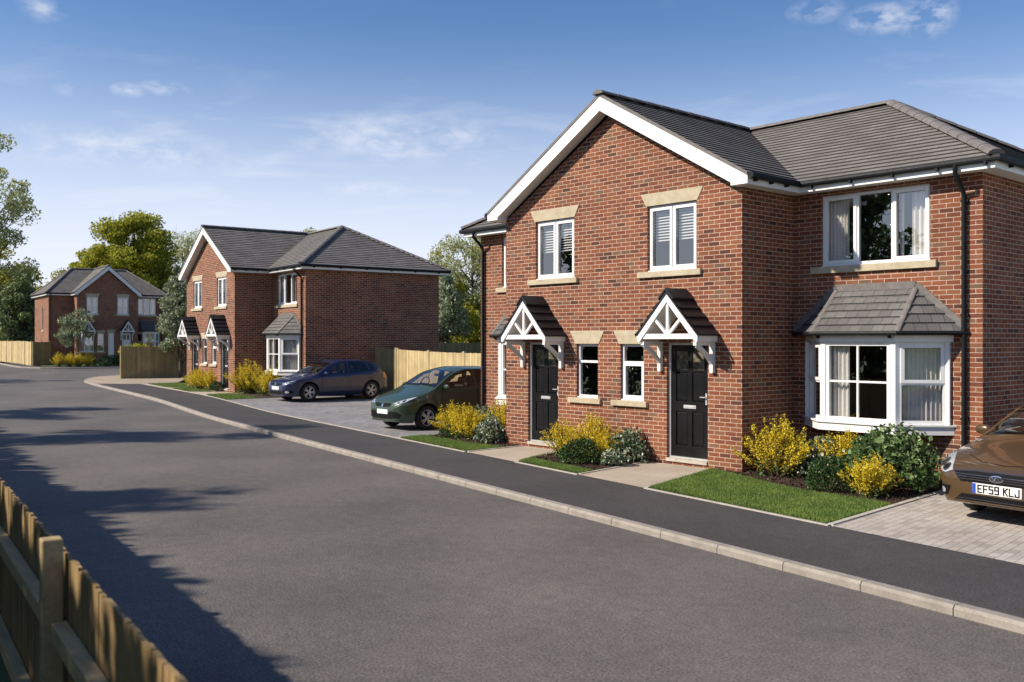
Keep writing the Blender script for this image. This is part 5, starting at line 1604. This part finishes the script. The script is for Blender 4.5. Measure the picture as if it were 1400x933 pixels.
# ------------------------------------------------------------------ trees
def plant_tree(o, x, y, label, cat='tree', group=None, rz=0.0):
    o.location = (x, y, zt(x) - .05); o.rotation_euler = (0, 0, rz); tag(o, label, cat, group); return o
gT = 'trees beyond the gardens'
plant_tree(tree('birch_tree', 21.5, 5.4, 100, 300, .25, 'paletree', 1, 1.3, .34, .12, True), -85.6, 5.8, 'tall airy pale tree cut off by the left edge', 'tree', gT)
plant_tree(tree('broadleaf_tree', 10.6, 4.2, 56, 420, .25, 'yellowtree', 2, 1.2, .28, .1), -92.5, 10.2, 'yellow green tree below the tall pale tree at the left', 'tree', gT)
plant_tree(tree('dark_tree', 7.4, 2.5, 46, 320, .22, 'darktree', 3, .85, .2, .05, narrow=1.3), -78.0, 8.2, 'dark blue green tree left of the distant house', 'tree', gT)
plant_tree(shrub('olive_bush', (1.35, 1.35, 1.45), 4200, .13, 'greytree', 44, lump=.1, inner=.45), -70.3, 8.1, 'round grey green bush behind the pale fence', 'bush')
plant_tree(shrub('garden_bush', (1.0, .9, 1.0), 2600, .12, 'yellowtree', 45, lump=.1, inner=.45), -67.3, 7.5, 'small yellow green bush between fence and side of the distant house', 'bush')
plant_tree(tree('broadleaf_tree', 13.9, 4.3, 100, 620, .26, 'yellowtree', 4, 1.5, .36, .12), -86.8, 21.0, 'biggest yellow green tree above the roof of the distant house', 'tree', gT)
plant_tree(tree('broadleaf_tree', 12.0, 3.1, 52, 560, .26, 'yellowtree', 5, 1.35, .3, .1), -91.2, 18.6, 'lower yellow tree left of the biggest one above the far roof', 'tree', gT)
plant_tree(tree('birch_tree', 14.0, 3.3, 60, 190, .19, 'paletree', 6, .95, .24, .25, True), -88.5, 26.9, 'sparse pale tree between the big yellow tree and the middle gable', 'tree', gT)
plant_tree(tree('olive_tree', 6.0, 1.45, 52, 300, .15, 'greytree', 7, .55, .12, .22, narrow=1.6), -42.6, 7.7, 'grey green tree behind the brown corner fence', 'tree', gT)
plant_tree(tree('ornamental_tree', 4.0, 1.15, 30, 150, .12, 'greytree', 8, .42, .045, .33), -59.6, 7.2, 'small silvery tree with thin stem before the distant house', 'tree')
plant_tree(tree('birch_tree', 11.4, 2.8, 38, 170, .19, 'paletree', 9, .9, .2, .3, True), -60.0, 26.2, 'pale tree top showing over the roof of the middle house', 'tree', gT)
plant_tree(tree('birch_tree', 9.7, 2.9, 70, 260, .15, 'paletree', 10, .85, .17, .22, True), -39.1, 25.4, 'sparse tree with bare limbs between the two nearer houses', 'tree', gT)
plant_tree(tree('dark_tree', 6.3, 1.35, 40, 260, .17, 'greytree', 12, .62, .14, .05, narrow=1.2), -36.4, 21.6, 'blue green tree at the corner of the middle house', 'tree', gT)
plant_tree(tree('broadleaf_tree', 5.6, 1.8, 34, 260, .20, 'yellowtree', 13, .8, .14, .05), -38.2, 23.9, 'low yellow green tree behind the dark garden fence', 'tree', gT)
plant_tree(tree('dark_tree', 5.0, 1.9, 36, 260, .20, 'darktree', 14, .8, .14, .02), -33.6, 24.6, 'dark green bushy tree behind the pale fence next to the nearest house', 'tree', gT)
gf = 'yellow bushes before the distant house'
for i, (x, y, s) in enumerate([(-59.4, 6.05, 1.0), (-59.15, 6.7, 1.05), (-59.0, 7.25, 1.1), (-58.95, 7.85, 1.0)]):
    o = copy_tree(protoF[i % 3]); o.location = (x, y, zt(x)); o.rotation_euler = (0, 0, i * 1.3); o.scale = (s * 1.1, s * 1.1, s * 1.0)
    tag(o, ['leftmost yellow bush at the corner of the distant house', 'yellow bush second from the left before the distant house', 'yellow bush third from the left under the silvery tree', 'rightmost of four yellow bushes before the distant house'][i], 'bush', gf)
o = copy_tree(protoF[1]); o.location = (-58.6, 11.3, zt(-58.6)); o.scale = (1.25, 1.25, 1.25); tag(o, 'yellow bush left of the brown corner fence before the distant house', 'bush', gf)
plant_tree(shrub('garden_bush', (.6, .6, .5), 900, .1, 'greenleaf', 46), -58.9, 8.7, 'green bush right of the four yellow bushes before the distant house', 'bush')
hd = MB(); hrs = np.random.RandomState(3)
o = quads_obj('low_hedge', leaf_cards(np.column_stack([hrs.uniform(-59.6, -59.0, 5000), hrs.uniform(8.9, 12.4, 5000), hrs.uniform(.0, .75, 5000) + zt(-59.3)]), .09, hrs), 'boxleaf'); tag(o, 'low dark hedge before the wall of the distant house', 'hedge')
plant_tree(shrub('garden_bush', (1.1, .9, .55), 2000, .1, 'yellowtree', 47), -44.9, 6.1, 'orange green bush showing over the top of the brown corner fence', 'bush').location.z = 1.25
def treeline(name, pts, n, size, mat, seed, label):
    rs = np.random.RandomState(seed); C = []
    for i in range(n):
        k = rs.uniform(0, len(pts) - 1.001); j = int(k); f = k - j
        x = pts[j][0] * (1 - f) + pts[j + 1][0] * f; y = pts[j][1] * (1 - f) + pts[j + 1][1] * f; h = pts[j][2] * (1 - f) + pts[j + 1][2] * f
        h *= 1 + .16 * math.sin(k * 9) + .1 * math.sin(k * 23 + 1)
        C.append((x + rs.normal() * 2.2, y + rs.normal() * 2.2, h * rs.uniform(0, 1) ** .75))
    o = quads_obj(name, leaf_cards(np.array(C), size, rs), mat); tag(o, label, 'trees', None, 'stuff')
treeline('woodland', [(-185, -20, 10), (-168, 14, 11), (-150, 34, 10), (-128, 60, 9)], 26000, .75, 'yellowtree', 1, 'far wooded rise on the skyline at the left')
treeline('woodland', [(-62, 22, 4.5), (-52, 30, 5.0), (-42, 34, 5.0), (-30, 32, 5), (-18, 30, 4.5), (0, 30, 4.5), (22, 26, 5)], 38000, .30, 'yellowtree', 2, 'dense shrubs and trees behind the gardens')
hl = sheet('hill', [(-330, -60), (-210, -60), (-150, 120), (-150, 220), (-330, 220)], 0, 'hill', 'low brown hill beyond the far trees')
for v in hl.data.vertices: pass
# unseen hedge added behind the camera to shade the fence; trees shade the road
hs = np.random.RandomState(9)
C = np.column_stack([hs.uniform(-22, 9, 26000), hs.uniform(-.5, .5, 26000), hs.uniform(0, 1, 26000) ** .6 * 4.12])
C[:, 1] += -15.55 - .145 * C[:, 0]; C[:, 2] *= 1 + .012 * np.sin(C[:, 0] * 2.1) + .01 * np.sin(C[:, 0] * 5.3)
o = quads_obj('shade_hedge', leaf_cards(C, .30, hs, aspect=.8), 'boxleaf'); tag(o, 'unseen tall hedge behind the viewer, added to shade the foreground fence', 'hedge')
for i, (x, y, h, r) in enumerate([(-20.0, -17.2, 13.0, 1.7), (-9.2, -17.8, 8.7, 1.3), (-27.8, -17.0, 13.0, 2.0), (-52, -14, 13, 2.6)]):
    plant_tree(tree('broadleaf_tree', h, r, 36, 90, .32, 'greenleaf', 60 + i, .75, .22, .25), x, y, ['tall garden tree across the road behind the hedge', 'shortest garden tree across the road', 'leftmost of three garden trees across the road', 'lone tree across the road by the junction'][i], 'tree')

# ------------------------------------------------------------------ light, sky, camera
EL = R_(36.5); AZ = math.atan2(-.46, -.89)
to_sun = Vector((math.sin(AZ) * math.cos(EL), math.cos(AZ) * math.cos(EL), math.sin(EL)))
sd = bpy.data.lights.new('sun', 'SUN'); sd.energy = 5.0; sd.angle = R_(1.1); sd.color = (1.0, 0.90, 0.76)
so = bpy.data.objects.new('sun', sd); COL.objects.link(so); so.rotation_euler = (-to_sun).to_track_quat('-Z', 'Y').to_euler(); so.location = to_sun * 50
w = bpy.data.worlds.new('World'); scene.world = w; w.use_nodes = True
nt = w.node_tree
for n in list(nt.nodes): nt.nodes.remove(n)
out = N(nt, 'ShaderNodeOutputWorld'); bg = N(nt, 'ShaderNodeBackground'); bg.inputs['Strength'].default_value = .085
sky = N(nt, 'ShaderNodeTexSky', sky_type='NISHITA'); sky.sun_disc = False; sky.sun_elevation = EL; sky.sun_rotation = AZ
sky.air_density = 1.0; sky.dust_density = 0.35; sky.ozone_density = 3.2; sky.altitude = 60
tc = N(nt, 'ShaderNodeTexCoord'); sp = N(nt, 'ShaderNodeSeparateXYZ'); L(nt, tc.outputs['Generated'], sp.inputs[0])
zz = N(nt, 'ShaderNodeMath', operation='ADD'); zz.inputs[1].default_value = .10; L(nt, sp.outputs[2], zz.inputs[0])
dv = N(nt, 'ShaderNodeVectorMath', operation='DIVIDE'); cb = N(nt, 'ShaderNodeCombineXYZ')
for k in range(3): L(nt, zz.outputs[0], cb.inputs[k])
L(nt, tc.outputs['Generated'], dv.inputs[0]); L(nt, cb.outputs[0], dv.inputs[1])
mr = N(nt, 'ShaderNodeMapping'); mr.inputs['Rotation'].default_value = (0, 0, R_(-46)); L(nt, dv.outputs[0], mr.inputs[0])
mp = N(nt, 'ShaderNodeMapping'); mp.inputs['Scale'].default_value = (.62, 1.25, 0); mp.inputs['Location'].default_value = (3.1, 1.7, 0)
L(nt, mr.outputs[0], mp.inputs[0])
cn = N(nt, 'ShaderNodeTexNoise'); cn.inputs['Scale'].default_value = 2.3; cn.inputs['Detail'].default_value = 8; cn.inputs['Roughness'].default_value = .62; cn.inputs['Distortion'].default_value = .5
L(nt, mp.outputs[0], cn.inputs['Vector'])
cr = ramp(nt, [(.52, (0, 0, 0)), (.86, (1, 1, 1))]); L(nt, cn.outputs['Fac'], cr.inputs[0])
cm_ = N(nt, 'ShaderNodeMath', operation='MULTIPLY'); L(nt, cr.outputs[0], cm_.inputs[0])
ch = N(nt, 'ShaderNodeMapRange', interpolation_type='SMOOTHSTEP'); ch.inputs[1].default_value = .20; ch.inputs[2].default_value = .30; ch.inputs[3].default_value = .42; ch.inputs[4].default_value = .05
L(nt, sp.outputs[2], ch.inputs[0]); L(nt, ch.outputs[0], cm_.inputs[1])
hz = N(nt, 'ShaderNodeMapRange', interpolation_type='SMOOTHERSTEP'); hz.inputs[1].default_value = -.02; hz.inputs[2].default_value = .36; hz.inputs[3].default_value = .95; hz.inputs[4].default_value = 0.0
L(nt, sp.outputs[2], hz.inputs[0])
skt = mixc(nt, 1.0, sky.outputs[0], (.80, .99, 1.20), 'MULTIPLY')
sky2 = mixc(nt, hz.outputs[0], skt, (8.5, 8.75, 9.9))
# small puffs and wisps at fixed places in the sky (compass direction and height)
def vmath(op, a, b=None):
    n = N(nt, 'ShaderNodeVectorMath', operation=op)
    for k, x in enumerate((a, b)):
        if x is None: continue
        if isinstance(x, bpy.types.NodeSocket): L(nt, x, n.inputs[k])
        else: n.inputs[k].default_value = x
    return n
def fmath(op, *xs):
    n = N(nt, 'ShaderNodeMath', operation=op)
    for k, x in enumerate(xs):
        if isinstance(x, bpy.types.NodeSocket): L(nt, x, n.inputs[k])
        else: n.inputs[k].default_value = x
    return n.outputs[0]
p2 = N(nt, 'ShaderNodeTexNoise'); p2.inputs['Scale'].default_value = 30; p2.inputs['Detail'].default_value = 8; p2.inputs['Roughness'].default_value = .62; p2.inputs['Distortion'].default_value = .15
pm = N(nt, 'ShaderNodeMapping'); pm.inputs['Scale'].default_value = (1, 1, 2.0); L(nt, tc.outputs['Generated'], pm.inputs[0]); L(nt, pm.outputs[0], p2.inputs['Vector'])
mask = None
for x, y, z, su, sv, k in [(-0.407, 0.8626, 0.3005, 0.02, 0.0169, 1.0), (-0.4417, 0.845, 0.3014, 0.0261, 0.0108, 1.0), (-0.4896, 0.8136, 0.3135, 0.02, 0.0092, 0.6), (-0.9171, 0.3203, 0.2375, 0.0123, 0.0054, 0.8), (-0.9049, 0.3498, 0.2423, 0.0184, 0.0054, 0.7), (-0.9222, 0.2453, 0.2991, 0.0169, 0.0092, 0.5), (-0.9323, 0.2757, 0.2341, 0.0138, 0.0061, 0.4), (-0.8057, 0.5551, 0.2069, 0.0846, 0.02, 0.7), (-0.833, 0.5305, 0.1568, 0.0384, 0.0069, 0.5), (-0.9291, 0.3211, 0.1833, 0.0999, 0.0169, 0.55)]:
    d = vmath('SUBTRACT', tc.outputs['Generated'], (x, y, z)).outputs[0]
    h = math.hypot(x, y)
    a_ = vmath('DOT_PRODUCT', d, (y / h / su, -x / h / su, 0)).outputs['Value']
    b_ = vmath('DOT_PRODUCT', d, (-x / h * z / sv, -y / h * z / sv, h / sv)).outputs['Value']
    q = fmath('SUBTRACT', 1.0, fmath('MULTIPLY', .66, fmath('SQRT', fmath('ADD', fmath('MULTIPLY', a_, a_), fmath('MULTIPLY', b_, b_)))))
    q = fmath('MULTIPLY', fmath('MAXIMUM', q, 0.0), k)
    mask = q if mask is None else fmath('MAXIMUM', mask, q)
pv = fmath('MULTIPLY', mask, fmath('MULTIPLY', fmath('MAXIMUM', fmath('SUBTRACT', p2.outputs['Fac'], .42), 0.0), 3.8))
pc = N(nt, 'ShaderNodeClamp'); pc.inputs[2].default_value = .42; L(nt, pv, pc.inputs[0])
sky3 = mixc(nt, pc.outputs[0], sky2, (9.0, 9.0, 9.5))
col = mixc(nt, cm_.outputs[0], sky3, (8.8, 8.9, 9.4))
L(nt, col, bg.inputs[0]); L(nt, bg.outputs[0], out.inputs[0])
cam = bpy.data.cameras.new('camera'); co = bpy.data.objects.new('camera', cam); COL.objects.link(co)
co.location = (9.3948, -13.326, 2.2); co.rotation_euler = (R_(90), 0, R_(48.77))
cam.sensor_width = 36; cam.lens = 33.45; cam.clip_end = 2000; cam.clip_start = .05
cam.dof.use_dof = True; cam.dof.focus_distance = 17.0; cam.dof.aperture_fstop = 2.4
scene.camera = co
scene.view_settings.view_transform = 'Standard'; scene.view_settings.look = 'None'; scene.view_settings.exposure = 0.38; scene.view_settings.gamma = 1
scene.render.engine = 'CYCLES'
cy = scene.cycles
cy.use_denoising = True; cy.max_bounces = 8; cy.transparent_max_bounces = 16; cy.diffuse_bounces = 3; cy.glossy_bounces = 4; cy.caustics_reflective = False; cy.caustics_refractive = False
cy.sample_clamp_indirect = 6
